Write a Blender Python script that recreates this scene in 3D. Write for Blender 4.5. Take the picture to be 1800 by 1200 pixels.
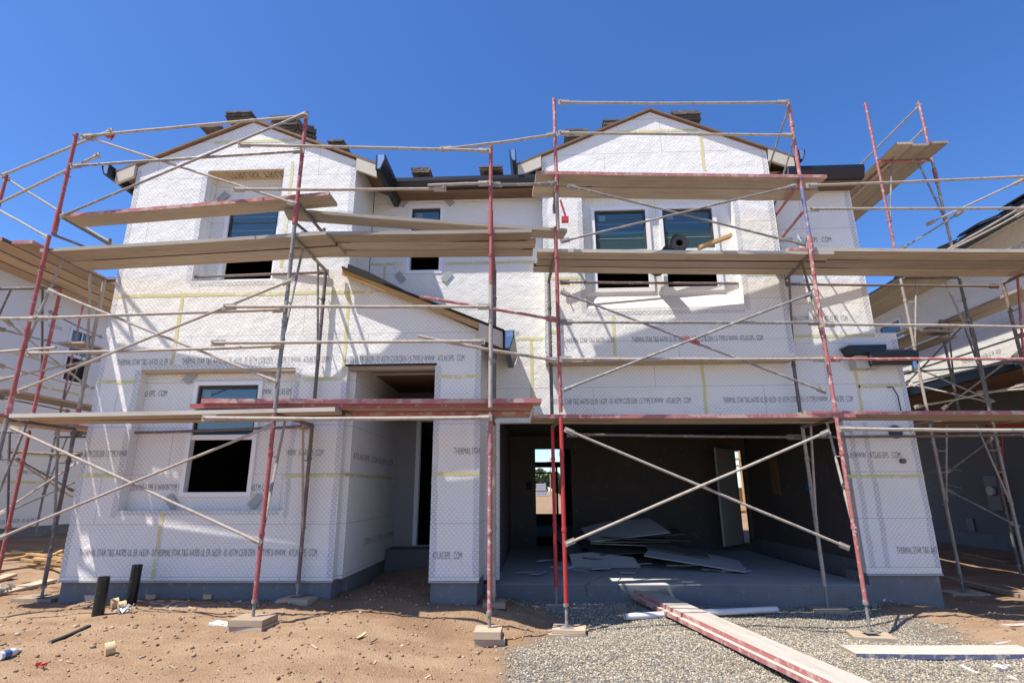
import bpy, bmesh, math, random
import numpy as np
from mathutils import Vector, Matrix, Quaternion
from mathutils.geometry import tessellate_polygon
random.seed(7); rng = np.random.default_rng(7)
S = bpy.context.scene
for o in list(bpy.data.objects): bpy.data.objects.remove(o)
C = S.collection

# ------------------------------------------------------------------ camera
F_PX = 973.3; PITCH, YAW, ROLL = (math.radians(a) for a in (15.106, 2.293, -0.315)); EYE = 1.6
_f = Vector((-math.sin(YAW)*math.cos(PITCH), math.cos(YAW)*math.cos(PITCH), math.sin(PITCH)))
_r0 = Vector((math.cos(YAW), math.sin(YAW), 0)); _u0 = _r0.cross(_f)
_r = _r0*math.cos(ROLL)+_u0*math.sin(ROLL); _u = _u0*math.cos(ROLL)-_r0*math.sin(ROLL)
cd = bpy.data.cameras.new('camera'); cam = bpy.data.objects.new('camera', cd); C.objects.link(cam)
cd.sensor_width = 36; cd.lens = 36*F_PX/1800; cd.clip_start = .05; cd.clip_end = 5000
cam.matrix_world = Matrix(((_r.x,_u.x,-_f.x,0),(_r.y,_u.y,-_f.y,0),(_r.z,_u.z,-_f.z,EYE),(0,0,0,1)))
S.camera = cam
def at(u, v, Y=None, X=None, Z=None):
    "measured pixel of the 1800 x 1200 photo -> the point of that sight line at a known depth, side or height"
    d = _r*(u-900)+_u*(600-v)+_f*F_PX
    t = Y/d.y if Y is not None else X/d.x if X is not None else (Z-EYE)/d.z
    return Vector((0,0,EYE))+d*t

# ------------------------------------------------------------------ light
SUN = Vector((.40, .278, -1.0)).normalized()
W = bpy.data.worlds.new('World'); S.world = W; W.use_nodes = True
nt = W.node_tree; bg = nt.nodes['Background']; sky = nt.nodes.new('ShaderNodeTexSky')
sky.sky_type = 'NISHITA'; sky.sun_disc = False
sky.sun_elevation = math.asin(-SUN.z); sky.sun_rotation = math.atan2(-SUN.x, -SUN.y)
sky.altitude = 900; sky.air_density = 1.0; sky.dust_density = .9; sky.ozone_density = 4.5
hsv = nt.nodes.new('ShaderNodeHueSaturation'); hsv.inputs['Hue'].default_value = .509; hsv.inputs['Saturation'].default_value = 1.22; hsv.inputs['Value'].default_value = 1.0
nt.links.new(sky.outputs[0], hsv.inputs['Color']); nt.links.new(hsv.outputs[0], bg.inputs[0]); bg.inputs[1].default_value = .118
sl = bpy.data.lights.new('sun', 'SUN'); sl.energy = 4.3; sl.angle = math.radians(.53); sl.color = (1, .945, .86)
so = bpy.data.objects.new('sun', sl); C.objects.link(so); so.rotation_euler = SUN.to_track_quat('-Z', 'Y').to_euler()
so.location = (-20, -20, 50)
S.view_settings.view_transform = 'Standard'; S.view_settings.look = 'None'
S.view_settings.exposure = .88; S.view_settings.gamma = 1
S.render.resolution_x = 1024; S.render.resolution_y = 682
S.render.engine = 'CYCLES'

# ------------------------------------------------------------------ materials
class NT:
    def __init__(s, m): s.m = m; s.t = m.node_tree; s.b = s.t.nodes['Principled BSDF']
    def n(s, typ, **k):
        nd = s.t.nodes.new('ShaderNode'+typ)
        for a, v in k.items():
            if a in nd.inputs: nd.inputs[a].default_value = v
            else: setattr(nd, a, v)
        return nd
    def l(s, a, b): s.t.links.new(a, b)
def newmat(name, col=(.5,.5,.5), rough=.7, metal=0, spec=.5):
    m = bpy.data.materials.new(name); m.use_nodes = True; k = NT(m)
    k.b.inputs['Base Color'].default_value = (*col, 1); k.b.inputs['Roughness'].default_value = rough
    k.b.inputs['Metallic'].default_value = metal; k.b.inputs['Specular IOR Level'].default_value = spec
    return m, k
def ramp(k, src, stops):
    r = k.n('ValToRGB'); e = r.color_ramp.elements
    while len(e) < len(stops): e.new(.5)
    for q, (p, c) in zip(e, stops): q.position = p; q.color = (*c, 1) if len(c) == 3 else c
    k.l(src, r.inputs[0]); return r
def noise(k, vec, scale, detail=4, rough=.55):
    n = k.n('TexNoise', Scale=scale, Detail=detail, Roughness=rough)
    if vec is not None: k.l(vec, n.inputs['Vector'])
    return n
def mixc(k, fac, a, b, mode='MIX'):
    m = k.n('Mix', data_type='RGBA', blend_type=mode)
    if hasattr(fac, 'is_output'): k.l(fac, m.inputs[0])
    else: m.inputs[0].default_value = fac
    for i, x in ((6, a), (7, b)):
        if hasattr(x, 'is_output'): k.l(x, m.inputs[i])
        else: m.inputs[i].default_value = (*x, 1)
    return m.outputs[2]
def bump(k, h, strength, dist=.02):
    b = k.n('Bump', Strength=strength, Distance=dist); k.l(h, b.inputs['Height']); k.l(b.outputs[0], k.b.inputs['Normal'])

def foam_mat(name, base, wire, mort):
    "white insulation foam under galvanised stucco netting"
    m, k = newmat(name, base, .85, 0, .2)
    g = k.n('NewGeometry'); sp = k.n('SeparateXYZ'); k.l(g.outputs['Position'], sp.inputs[0])
    ad = k.n('Math', operation='ADD'); k.l(sp.outputs[0], ad.inputs[0]); k.l(sp.outputs[1], ad.inputs[1])
    cb = k.n('CombineXYZ'); k.l(ad.outputs[0], cb.inputs[0]); k.l(sp.outputs[2], cb.inputs[1])
    wv = noise(k, g.outputs['Position'], 3.0, 2)
    wa = k.n('VectorMath', operation='MULTIPLY_ADD'); k.l(wv.outputs['Color'], wa.inputs[0])
    wa.inputs[1].default_value = (.05,.05,0); k.l(cb.outputs[0], wa.inputs[2])
    sp2 = k.n('SeparateXYZ'); k.l(wa.outputs[0], sp2.inputs[0])
    def trig(src, f, op):
        a_ = k.n('Math', operation='MULTIPLY'); k.l(src, a_.inputs[0]); a_.inputs[1].default_value = f
        b_ = k.n('Math', operation=op); k.l(a_.outputs[0], b_.inputs[0]); return b_.outputs[0]
    pr_ = k.n('Math', operation='MULTIPLY'); k.l(trig(sp2.outputs[0], 2*math.pi/.058, 'COSINE'), pr_.inputs[0]); k.l(trig(sp2.outputs[1], math.pi/.032, 'COSINE'), pr_.inputs[1])
    zz = k.n('Math', operation='MULTIPLY_ADD'); k.l(pr_.outputs[0], zz.inputs[0]); zz.inputs[1].default_value = .008; k.l(sp2.outputs[1], zz.inputs[2])
    cb2 = k.n('CombineXYZ'); k.l(sp2.outputs[0], cb2.inputs[0]); k.l(zz.outputs[0], cb2.inputs[1])
    br = k.n('TexBrick', offset=.5); k.l(cb2.outputs[0], br.inputs['Vector'])
    br.inputs['Scale'].default_value = 1; br.inputs['Brick Width'].default_value = .058; br.inputs['Row Height'].default_value = .032
    br.inputs['Mortar Size'].default_value = mort; br.inputs['Mortar Smooth'].default_value = .35
    big = noise(k, g.outputs['Position'], 1.3, 5, .6); fine = noise(k, g.outputs['Position'], 55, 2)
    vor = k.n('TexVoronoi', Scale=9.0); k.l(g.outputs['Position'], vor.inputs['Vector'])
    dots = ramp(k, vor.outputs['Distance'], [(0,(1,1,1)),(.035,(1,1,1)),(.06,(0,0,0))])
    c0 = mixc(k, big.outputs[0], tuple(x*.96 for x in base), base)
    # board seams
    bd = k.n('TexBrick', offset=.37); k.l(cb.outputs[0], bd.inputs['Vector']); bd.inputs['Scale'].default_value = 1
    bd.inputs['Brick Width'].default_value = 2.44; bd.inputs['Row Height'].default_value = .61; bd.inputs['Mortar Size'].default_value = .004
    c1 = mixc(k, bd.outputs['Fac'], c0, (.5,.5,.5))
    pk = noise(k, g.outputs['Position'], 2.2, 3, .6)
    wf = k.n('MapRange'); k.l(pk.outputs[0], wf.inputs[0]); wf.inputs[1].default_value=.3; wf.inputs[2].default_value=.7; wf.inputs[3].default_value=.2; wf.inputs[4].default_value=.52
    mm = k.n('Math', operation='MULTIPLY'); k.l(br.outputs['Fac'], mm.inputs[0]); k.l(wf.outputs[0], mm.inputs[1])
    c2 = mixc(k, mm.outputs[0], c1, wire)
    dm = k.n('Math', operation='MULTIPLY'); k.l(dots.outputs[0], dm.inputs[0]); dm.inputs[1].default_value=.5
    c3 = mixc(k, dm.outputs[0], c2, (.25,.24,.23)); k.l(c3, k.b.inputs['Base Color'])
    h1 = k.n('Math', operation='MULTIPLY_ADD'); k.l(br.outputs['Fac'], h1.inputs[0]); h1.inputs[1].default_value = .5; k.l(fine.outputs[0], h1.inputs[2])
    lo = noise(k, g.outputs['Position'], 5.5, 3, .55); h2 = k.n('Math', operation='MULTIPLY_ADD'); k.l(lo.outputs[0], h2.inputs[0]); h2.inputs[1].default_value = 3.2; k.l(h1.outputs[0], h2.inputs[2])
    bump(k, h2.outputs[0], .42, .014)
    return m
M = {}
M['foam'] = foam_mat('netted_foam', (.84,.82,.775), (.32,.31,.30), .0044)
M['foam_dense'] = foam_mat('doubled_netting', (.70,.70,.70), (.16,.16,.16), .0085)
M['shade_grey'] = newmat('foam_grey_for_shade', (.34,.335,.335), .85)[0]  # foam at the back of the porch, the recess shade put into its grey
M['shade_dark_grey'] = newmat('dark_grey_for_shade', (.13,.127,.124), .85)[0]  # wall under the neighbour's eaves and porch step, shade painted into the colour
M['foam_far'] = newmat('plain_foam', (.76,.76,.75), .85)[0]
def wood_mat(name, a, b, dark, grain=28, dirt=.5):
    m, k = newmat(name, a, .8, 0, .25); tc = k.n('TexCoord'); mp = k.n('Mapping'); k.l(tc.outputs['Object'], mp.inputs[0])
    oi = k.n('ObjectInfo'); mp.inputs['Scale'].default_value = (1.1, grain, grain)
    cb = k.n('CombineXYZ'); mu = k.n('Math', operation='MULTIPLY'); k.l(oi.outputs['Random'], mu.inputs[0]); mu.inputs[1].default_value = 37
    k.l(mu.outputs[0], cb.inputs[0]); k.l(mu.outputs[0], cb.inputs[1]); k.l(cb.outputs[0], mp.inputs['Location'])
    mp2 = k.n('Mapping'); k.l(tc.outputs['Object'], mp2.inputs[0]); mp2.inputs['Scale'].default_value = (1.8, 9, 9); k.l(cb.outputs[0], mp2.inputs['Location']); g = noise(k, mp.outputs[0], 1.0, 6, .65); bl = noise(k, mp2.outputs[0], 1.2, 8, .74)
    c = ramp(k, g.outputs[0], [(.3, a), (.7, b)]).outputs[0]
    f = ramp(k, bl.outputs[0], [(.5,(0,0,0)),(.72,(dirt,)*3)])
    c = mixc(k, f.outputs[0], c, dark)
    hs = k.n('HueSaturation'); mr = k.n('MapRange'); k.l(oi.outputs['Random'], mr.inputs[0]); mr.inputs[3].default_value=.70; mr.inputs[4].default_value=1.15
    k.l(mr.outputs[0], hs.inputs['Value']); k.l(c, hs.inputs['Color']); k.l(hs.outputs[0], k.b.inputs['Base Color'])
    bump(k, g.outputs[0], .25, .006); return m
M['plank'] = wood_mat('scaffold_plank_wood', (.48,.39,.29), (.365,.285,.205), (.17,.125,.095))
M['shade_dark_wood'] = wood_mat('seam_shade_plank_edge', (.15,.11,.08), (.10,.075,.055), (.06,.045,.035))  # plank edges darkened: the shade in the deck seams is put into the colour
M['lumber'] = wood_mat('fresh_lumber', (.58,.38,.18), (.48,.29,.12), (.3,.18,.09), 20, .3)
M['board'] = wood_mat('weathered_board', (.50,.39,.28), (.40,.31,.22), (.25,.19,.14), 22)
M['sheath'] = wood_mat('roof_sheathing', (.27,.165,.10), (.20,.115,.065), (.10,.065,.045), 14)
M['greytop'] = wood_mat('cement_dusted_wood', (.50,.46,.40), (.40,.365,.31), (.29,.23,.165), 10)
def paint_mat(name, col, wear, amt, rough=.55, metal=0, sc=9, dust=.35):
    m, k = newmat(name, col, rough, metal, .4); g = k.n('NewGeometry')
    n1 = noise(k, g.outputs['Position'], sc, 7, .72); n2 = noise(k, g.outputs['Position'], sc*4, 4, .6); n3 = noise(k, g.outputs['Position'], 1.7, 4, .6)
    f = ramp(k, n1.outputs[0], [(amt,(0,0,0)),(amt+.06,(1,1,1))])
    c = mixc(k, n3.outputs[0], tuple(x*.72 for x in col), col)
    c = mixc(k, f.outputs[0], c, wear)
    f2 = ramp(k, n2.outputs[0], [(.6,(0,0,0)),(.68,(dust,)*3)])
    c = mixc(k, f2.outputs[0], c, (.55,.50,.44)); k.l(c, k.b.inputs['Base Color'])
    bump(k, n1.outputs[0], .4, .004); return m
M['red'] = paint_mat('worn_red_paint', (.40,.10,.095), (.40,.27,.24), .57, sc=19)
M['pink'] = paint_mat('faded_red_paint', (.45,.15,.14), (.50,.40,.36), .53, sc=17)
M['bright_red'] = paint_mat('fresh_red_paint', (.52,.045,.045), (.36,.06,.06), .62, dust=.1)
M['blue'] = paint_mat('worn_blue_paint', (.17,.18,.36), (.42,.32,.32), .57)
M['grey'] = paint_mat('dull_galvanised_tube', (.26,.245,.23), (.38,.335,.29), .52, .55, .15)
M['crust'] = paint_mat('cement_crusted_tube', (.44,.385,.325), (.29,.245,.205), .52, .75, 0, 14)
M['rust'] = paint_mat('rusty_brown_tube', (.20,.15,.12), (.32,.24,.19), .56, .7)
M['darktube'] = paint_mat('dark_steel_tube', (.15,.14,.135), (.28,.25,.22), .56, .6)
M['rededge'] = paint_mat('red_painted_edge', (.47,.17,.165), (.48,.31,.27), .50, .7, 0, 6, .3)
M['blueedge'] = paint_mat('blue_painted_edge', (.11,.12,.22), (.33,.30,.27), .52, .7, 0, 7)
M['tape'] = paint_mat('yellow_seam_tape', (.72,.67,.34), (.76,.74,.52), .55, .6, 0, 5, .1)
M['ink'] = newmat('grey_stencil_ink', (.17,.17,.175), .9)[0]
M['vinyl'] = newmat('white_vinyl', (.80,.80,.80), .4)[0]
M['cream'] = paint_mat('primed_fascia', (.62,.56,.46), (.58,.52,.42), .6, .7, 0, 4, .1)
M['black'] = newmat('black_gutter_metal', (.012,.013,.016), .38, 0, .5)[0]
M['endcap'] = newmat('bare_gutter_metal', (.30,.42,.55), .3, .6)[0]
M['blackplastic'] = paint_mat('black_plastic', (.012,.013,.013), (.05,.045,.04), .62, .35, 0, 5, .15)
M['felt'] = newmat('black_felt', (.018,.018,.02), .85)[0]
M['white'] = paint_mat('white_plastic', (.74,.74,.73), (.62,.58,.52), .6, .45, 0, 6, .2)
M['tile'] = paint_mat('concrete_roof_tile', (.135,.115,.10), (.20,.17,.145), .52, .9, 0, 6, .15)
M['slate'] = newmat('black_roof_tile', (.03,.03,.033), .7)[0]
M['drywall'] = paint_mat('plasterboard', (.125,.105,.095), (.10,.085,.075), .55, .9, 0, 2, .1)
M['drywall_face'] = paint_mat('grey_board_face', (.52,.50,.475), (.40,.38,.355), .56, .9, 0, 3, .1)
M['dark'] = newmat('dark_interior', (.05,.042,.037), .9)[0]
M['bounce_road'] = paint_mat('pale_bounce_road', (.54,.50,.43), (.47,.43,.37), .52, .9, 0, 1, .1)
M['slab'] = paint_mat('dusty_slab', (.52,.51,.49), (.42,.41,.39), .53, .9, 0, 2, .3)
M['concrete'] = paint_mat('concrete', (.20,.20,.205), (.155,.153,.153), .52, .9, 0, 3, .2)
M['patch'] = newmat('grey_flashing_tape', (.36,.36,.35), .5)[0]
M['sill'] = paint_mat('base_coat', (.80,.76,.71), (.78,.68,.60), .6, .8, 0, 1.6, 0)
M['orangefoam'] = newmat('tan_board', (.55,.40,.22), .9)[0]
M['sashline'] = newmat('sash_seen_in_glass', (.16,.25,.30), .4)[0]
M['meter'] = newmat('grey_meter_box', (.06,.065,.07), .5)[0]
M['cable'] = newmat('blue_black_cable', (.03,.04,.09), .5)[0]
M['wrap'] = paint_mat('wrapped_blocks', (.50,.53,.58), (.36,.38,.42), .55, .5, 0, 2)
M['bluelabel'] = newmat('blue_box', (.05,.12,.30), .5)[0]
m, k = newmat('window_glass', (.028,.075,.095), .03, 0, .9); M['glass'] = m
k.b.inputs['IOR'].default_value = 1.65
def ground_mat():
    m, k = newmat('dirt_and_gravel', (.3,.2,.13), .95, 0, .15); g = k.n('NewGeometry'); P = g.outputs['Position']
    a = k.n('Attribute', attribute_name='gravel')
    n1 = noise(k, P, .7, 6, .65); n2 = noise(k, P, 7, 6, .7); n3 = noise(k, P, 45, 4, .7)
    d = ramp(k, n1.outputs[0], [(.3,(.205,.122,.070)),(.5,(.262,.168,.100)),(.7,(.32,.22,.142))]).outputs[0]
    d = mixc(k, ramp(k, n2.outputs[0], [(.42,(0,0,0)),(.7,(.55,)*3)]).outputs[0], d, (.22,.125,.075))
    d = mixc(k, ramp(k, n3.outputs[0], [(.5,(0,0,0)),(.75,(.6,)*3)]).outputs[0], d, (.38,.28,.19))
    mp = k.n('Mapping'); k.l(P, mp.inputs[0]); mp.inputs['Scale'].default_value = (.55,2.0,1); mp.inputs['Rotation'].default_value = (0,0,.35)
    st = noise(k, mp.outputs[0], 1.3, 5, .6); d = mixc(k, ramp(k, st.outputs[0], [(.46,(0,0,0)),(.62,(.5,)*3)]).outputs[0], d, (.37,.265,.17))
    ds = k.n('VectorMath', operation='DISTANCE'); k.l(P, ds.inputs[0]); ds.inputs[1].default_value = (-4.05,6.72,.35)
    dn = k.n('Math', operation='MULTIPLY_ADD'); k.l(n2.outputs[0], dn.inputs[0]); dn.inputs[1].default_value = 1.5; k.l(ds.outputs['Value'], dn.inputs[2])
    d = mixc(k, ramp(k, dn.outputs[0], [(.55,(.75,)*3),(1.0,(0,0,0))]).outputs[0], d, (.50,.44,.38))
    v = k.n('TexVoronoi', Scale=60.0); k.l(P, v.inputs['Vector'])
    gr = ramp(k, v.outputs['Color'], [(.2,(.13,.12,.105)),(.45,(.23,.205,.17)),(.6,(.18,.17,.155)),(.85,(.31,.27,.215))]).outputs[0]
    gr = mixc(k, ramp(k, v.outputs['Distance'], [(.35,(0,0,0)),(.7,(.8,)*3)]).outputs[0], gr, (.06,.052,.043))
    c = mixc(k, a.outputs['Fac'], d, gr); k.l(c, k.b.inputs['Base Color'])
    inv = k.n('Math', operation='MULTIPLY_ADD'); k.l(v.outputs['Distance'], inv.inputs[0]); inv.inputs[1].default_value = -.8; k.l(n2.outputs[0], inv.inputs[2])
    h = k.n('Math', operation='MULTIPLY_ADD'); k.l(n3.outputs[0], h.inputs[0]); h.inputs[1].default_value = .5; k.l(inv.outputs[0], h.inputs[2])
    bump(k, h.outputs[0], .55, .025); return m
M['ground'] = ground_mat()
def leaf_mat():
    m, k = newmat('leaves', (.06,.10,.03), .7); g = k.n('NewGeometry'); n = noise(k, g.outputs['Position'], 1.5, 3)
    k.l(ramp(k, n.outputs[0], [(.35,(.03,.055,.018)),(.65,(.10,.14,.05))]).outputs[0], k.b.inputs['Base Color']); return m
M['leaf'] = leaf_mat()
m, k = newmat('pebbles', (.4,.37,.33), .85, 0, .3); at_ = k.n('Attribute', attribute_name='tone'); k.l(at_.outputs['Color'], k.b.inputs['Base Color']); M['pebble'] = m

# ------------------------------------------------------------------ builders
def tag(o, label=None, cat=None, group=None, kind=None):
    if label: o['label'] = label
    if cat: o['category'] = cat
    if group: o['group'] = group
    if kind: o['kind'] = kind
    return o
def thing(name, label, cat, loc=(0,0,0), group=None):
    o = bpy.data.objects.new(name, None); C.objects.link(o); o.location = loc; o.empty_display_size = .2
    return tag(o, label, cat, group)
def wloc(o):
    v = Vector(o.location)
    while o.parent: o = o.parent; v += Vector(o.location)
    return v
class MB:
    def __init__(s): s.v = []; s.f = []; s.mi = []; s.sm = []
    def add(s, vs, fs, mi=0, smooth=False):
        b = len(s.v); s.v += [tuple(x) for x in vs]
        for f in fs: s.f.append([b+i for i in f]); s.mi.append(mi); s.sm.append(smooth)
        return s
    def box(s, a, b, mi=0):
        x0,y0,z0 = a; x1,y1,z1 = b
        return s.add([(x0,y0,z0),(x1,y0,z0),(x1,y1,z0),(x0,y1,z0),(x0,y0,z1),(x1,y0,z1),(x1,y1,z1),(x0,y1,z1)],
              [(0,3,2,1),(4,5,6,7),(0,1,5,4),(1,2,6,5),(2,3,7,6),(3,0,4,7)], mi)
    def obox(s, c, ax, ay, az, mi=0):
        "box from centre and three half-axis vectors"
        c, ax, ay, az = map(Vector, (c, ax, ay, az)); vs = []
        for k_ in (-1,1):
            for i,j in ((-1,-1),(1,-1),(1,1),(-1,1)): vs.append(c+ax*i+ay*j+az*k_)
        return s.add(vs, [(0,3,2,1),(4,5,6,7),(0,1,5,4),(1,2,6,5),(2,3,7,6),(3,0,4,7)], mi)
    def tube(s, pts, r, seg=9, mi=0, r1=None, cap=True):
        pts = [Vector(p) for p in pts]; n = len(pts); rings = []
        for i, p in enumerate(pts):
            t = (pts[min(i+1,n-1)]-pts[max(i-1,0)]).normalized()
            a = t.cross(Vector((0,0,1))); a = t.cross(Vector((0,1,0))) if a.length < .15 else a; a.normalize(); b = t.cross(a)
            rr = r if r1 is None else r+(r1-r)*i/(n-1)
            rings.append([p+(a*math.cos(2*math.pi*j/seg)+b*math.sin(2*math.pi*j/seg))*rr for j in range(seg)])
        vs = [q for rg in rings for q in rg]; fs = []
        for i in range(n-1):
            for j in range(seg): fs.append((i*seg+j, i*seg+(j+1)%seg, (i+1)*seg+(j+1)%seg, (i+1)*seg+j))
        s.add(vs, fs, mi, True)
        if cap: s.add(rings[0], [tuple(range(seg-1,-1,-1))], mi); s.add(rings[-1], [tuple(range(seg))], mi)
        return s
    def prism(s, poly, n, mi=0):
        "planar polygon extruded along n"
        n = Vector(n); poly = [Vector(p) for p in poly]; k_ = len(poly)
        s.add(poly+[p+n for p in poly], [tuple(range(k_)), tuple(range(2*k_-1,k_-1,-1))]+[(i,k_+i,k_+(i+1)%k_,(i+1)%k_) for i in range(k_)], mi)
        return s
    def build(s, name, mats, parent=None, origin=None, fix=True):
        if not isinstance(mats, (list,tuple)): mats = [mats]
        if origin is None:
            if parent is not None: origin = wloc(parent)
            else:
                a = np.array(s.v); origin = Vector(((a[:,0].min()+a[:,0].max())/2, (a[:,1].min()+a[:,1].max())/2, a[:,2].min()))
        origin = Vector(origin)
        me = bpy.data.meshes.new(name); me.from_pydata([tuple(Vector(v)-origin) for v in s.v], [], s.f)
        for mm_ in mats: me.materials.append(M[mm_])
        me.polygons.foreach_set('material_index', s.mi); me.polygons.foreach_set('use_smooth', s.sm)
        if fix:
            b = bmesh.new(); b.from_mesh(me); bmesh.ops.recalc_face_normals(b, faces=b.faces); b.to_mesh(me); b.free()
        me.update()
        o = bpy.data.objects.new(name, me); C.objects.link(o)
        if parent is not None: o.parent = parent; o.location = origin-wloc(parent)
        else: o.location = origin
        return o

def wall(name, outline, holes, axis, pos, thick, mat, parent, inner=None):
    "wall slab in the plane axis = pos, with openings; thick is signed, away from the visible face"
    P = (lambda a, z, d: (a, pos+d, z)) if axis == 'Y' else (lambda a, z, d: (pos+d, a, z))
    loops = [outline]+list(holes); flat = [p for l in loops for p in l]
    tri = tessellate_polygon([[Vector((p[0], p[1], 0)) for p in l] for l in loops]); mb = MB(); n = len(flat)
    mb.add([P(a,z,0) for a,z in flat]+[P(a,z,thick) for a,z in flat], [tuple(t) for t in tri]+[tuple(n+i for i in reversed(t)) for t in tri])
    mb.f, fr = mb.f, len(mb.f); b = 0
    if inner: 
        for i in range(len(tri), 2*len(tri)): mb.mi[i] = 1
    for l in loops:
        c = len(l)
        for i in range(c): mb.f.append([b+i, b+(i+1)%c, n+b+(i+1)%c, n+b+i]); mb.mi.append(0); mb.sm.append(False)
        b += c
    return mb.build(name, [mat, inner] if inner else mat, parent)
def rect(x0, x1, z0, z1): return [(x0,z0),(x1,z0),(x1,z1),(x0,z1)]
def tape(parent, plane, u0, v0, u1, v1, w=.046, axis='Y'):
    kw = {axis: plane}; a = at(u0,v0,**kw); b = at(u1,v1,**kw)
    if abs(b.z-a.z) < abs((b-a).length)*.4: b.z = a.z = (a.z+b.z)/2; n = Vector((0,0,1))
    else:
        n = Vector((1,0,0)) if axis == 'Y' else Vector((0,1,0))
        if axis == 'Y': a.x = b.x = (a.x+b.x)/2
    t = b-a; d = Vector((0,-.003,0)) if axis == 'Y' else Vector((.003,0,0)); mb = MB(); N = 8
    vs = []
    for i in range(N+1):
        p = a+t*(i/N)+n*random.uniform(-.006,.006)+d
        vs += [p-n*w/2*random.uniform(.85,1.1), p+n*w/2*random.uniform(.85,1.1)]
    mb.add(vs, [(2*i,2*i+2,2*i+3,2*i+1) for i in range(N)]); return mb.build('seam_tape', 'tape', parent)
def write(parent, text, u0, v0, u1, Y, h=.085, X=None, flip=1):
    "stencilled line: left end at pixel (u0, v0), right end at pixel column u1"
    cu = bpy.data.curves.new('lettering', 'FONT'); cu.body = text; cu.size = 1; cu.offset = -.007; cu.space_character = 1.06
    o = bpy.data.objects.new('lettering', cu); me = bpy.data.meshes.new_from_object(o)
    bpy.data.objects.remove(o); bpy.data.curves.remove(cu)
    co = np.zeros(len(me.vertices)*3); me.vertices.foreach_get('co', co); co = co.reshape(-1,3)
    w = co[:,0].max()-co[:,0].min(); co[:,0] -= co[:,0].min(); hh = .72
    if X is None:
        a = at(u0,v0,Y=Y); b = at(u1,v0,Y=Y); L = b.x-a.x
        P = np.stack([a.x+co[:,0]/w*L, np.full(len(co), Y-.0055), a.z+co[:,1]/hh*h], 1)
    else:
        a = at(u0,v0,X=X); b = at(u1,v0,X=X); L = b.y-a.y
        P = np.stack([np.full(len(co), X+.0055*flip), a.y+co[:,0]/w*L, a.z+co[:,1]/hh*h], 1)
    org = np.array(wloc(parent)); me.vertices.foreach_set('co', (P-org).ravel()); me.materials.append(M['ink']); me.update()
    q = bpy.data.objects.new('lettering', me); C.objects.link(q); q.parent = parent; return q

# ------------------------------------------------------------------ ground
CP = [(-2.8,5.9,.28),(-.5,6.1,.14),(.3,6.6,.11),(3.6,6.8,.03),(-2.8,6.9,.35),(-6.2,7.3,.32),(6.7,9.7,.0),(-4.2,7.05,.37),(-.9,7.0,.31),
      (.4,7.9,.18),(3,7.9,.12),(4.8,7.9,.16),(6,8,.05),(-3,4.5,.17),(0,4.5,.05),(3,4.5,0),(-6,4.5,.2),(6,4.5,0),(0,2.5,0),(-5,2,.05),(5,2,0),(0,-5,0),(-8,-8,0),(8,-8,0),
      (-9.4,10.6,.42),(-12,12.6,.62),(-12,20,.8),(9,11,.1),(10,16,.2),(-1.8,7.2,.38),(-1.8,8.5,.36),(-1.8,9.4,.45),(0,30,.85),(10,30,.85),(-10,30,.9),(0,60,.9),(60,60,.9),(-60,60,.9),(60,0,.2),(-60,0,.3),(0,-60,0),
      (0,200,.9),(-200,100,.9),(200,100,.9),(0,12,.2),(3,10,.15),(-4,10,.3),(3,16,.3),(-3,16,.4)]
CPa = np.array(CP)
def gz_arr(x, y):
    d2 = (x[:,None]-CPa[None,:,0])**2+(y[:,None]-CPa[None,:,1])**2+.12
    w = 1/d2**1.8; return (w*CPa[None,:,2]).sum(1)/w.sum(1)
def gz(x, y): return float(gz_arr(np.array([x]), np.array([y]))[0])
def vnoise(x, y, s, seed):
    r = np.random.default_rng(seed); T = r.random((64,64)); X = x*s; Y = y*s; i = np.floor(X).astype(int); j = np.floor(Y).astype(int)
    a = X-i; b = Y-j; a = a*a*(3-2*a); b = b*b*(3-2*b); g = lambda p, q: T[p%64, q%64]
    return (g(i,j)*(1-a)*(1-b)+g(i+1,j)*a*(1-b)+g(i,j+1)*(1-a)*b+g(i+1,j+1)*a*b)-.5
GP = [(-.33,4.0),(-.33,5.1),(-.2,5.9),(.12,6.45),(.42,6.72),(.2,7.2),(-.2,7.6),(-.3,8.1),(4.4,8.1),(4.3,7.6),(4.45,7.15),(4.6,6.6),(5.1,6.0),(7,5.6),(7,2),(-.5,2)]
def gravel_mask(x, y):
    ins = np.zeros(len(x), bool); dist = np.full(len(x), 1e9); n = len(GP)
    for i in range(n):
        x0,y0 = GP[i]; x1,y1 = GP[(i+1)%n]
        c = ((y0 > y) != (y1 > y)); ins ^= c & (x < (x1-x0)*(y-y0)/((y1-y0) or 1e-9)+x0)
        ex,ey = x1-x0,y1-y0; t = np.clip(((x-x0)*ex+(y-y0)*ey)/(ex*ex+ey*ey),0,1)
        dist = np.minimum(dist, np.hypot(x-x0-t*ex, y-y0-t*ey))
    sd = np.where(ins, dist, -dist)+vnoise(x,y,2.6,5)*.35+vnoise(x,y,9,6)*.2
    return np.clip(sd/.34+.5, 0, 1)
def relief(x, y, g):
    h = vnoise(x,y,1.3,1)*.05+vnoise(x,y,4.1,2)*.035+vnoise(x,y,11,3)*.022+vnoise(x,y,24,4)*.012
    near = np.exp(-((x/14)**2+((y-6)/14)**2)); return h*near*(1-.55*g)
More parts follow.
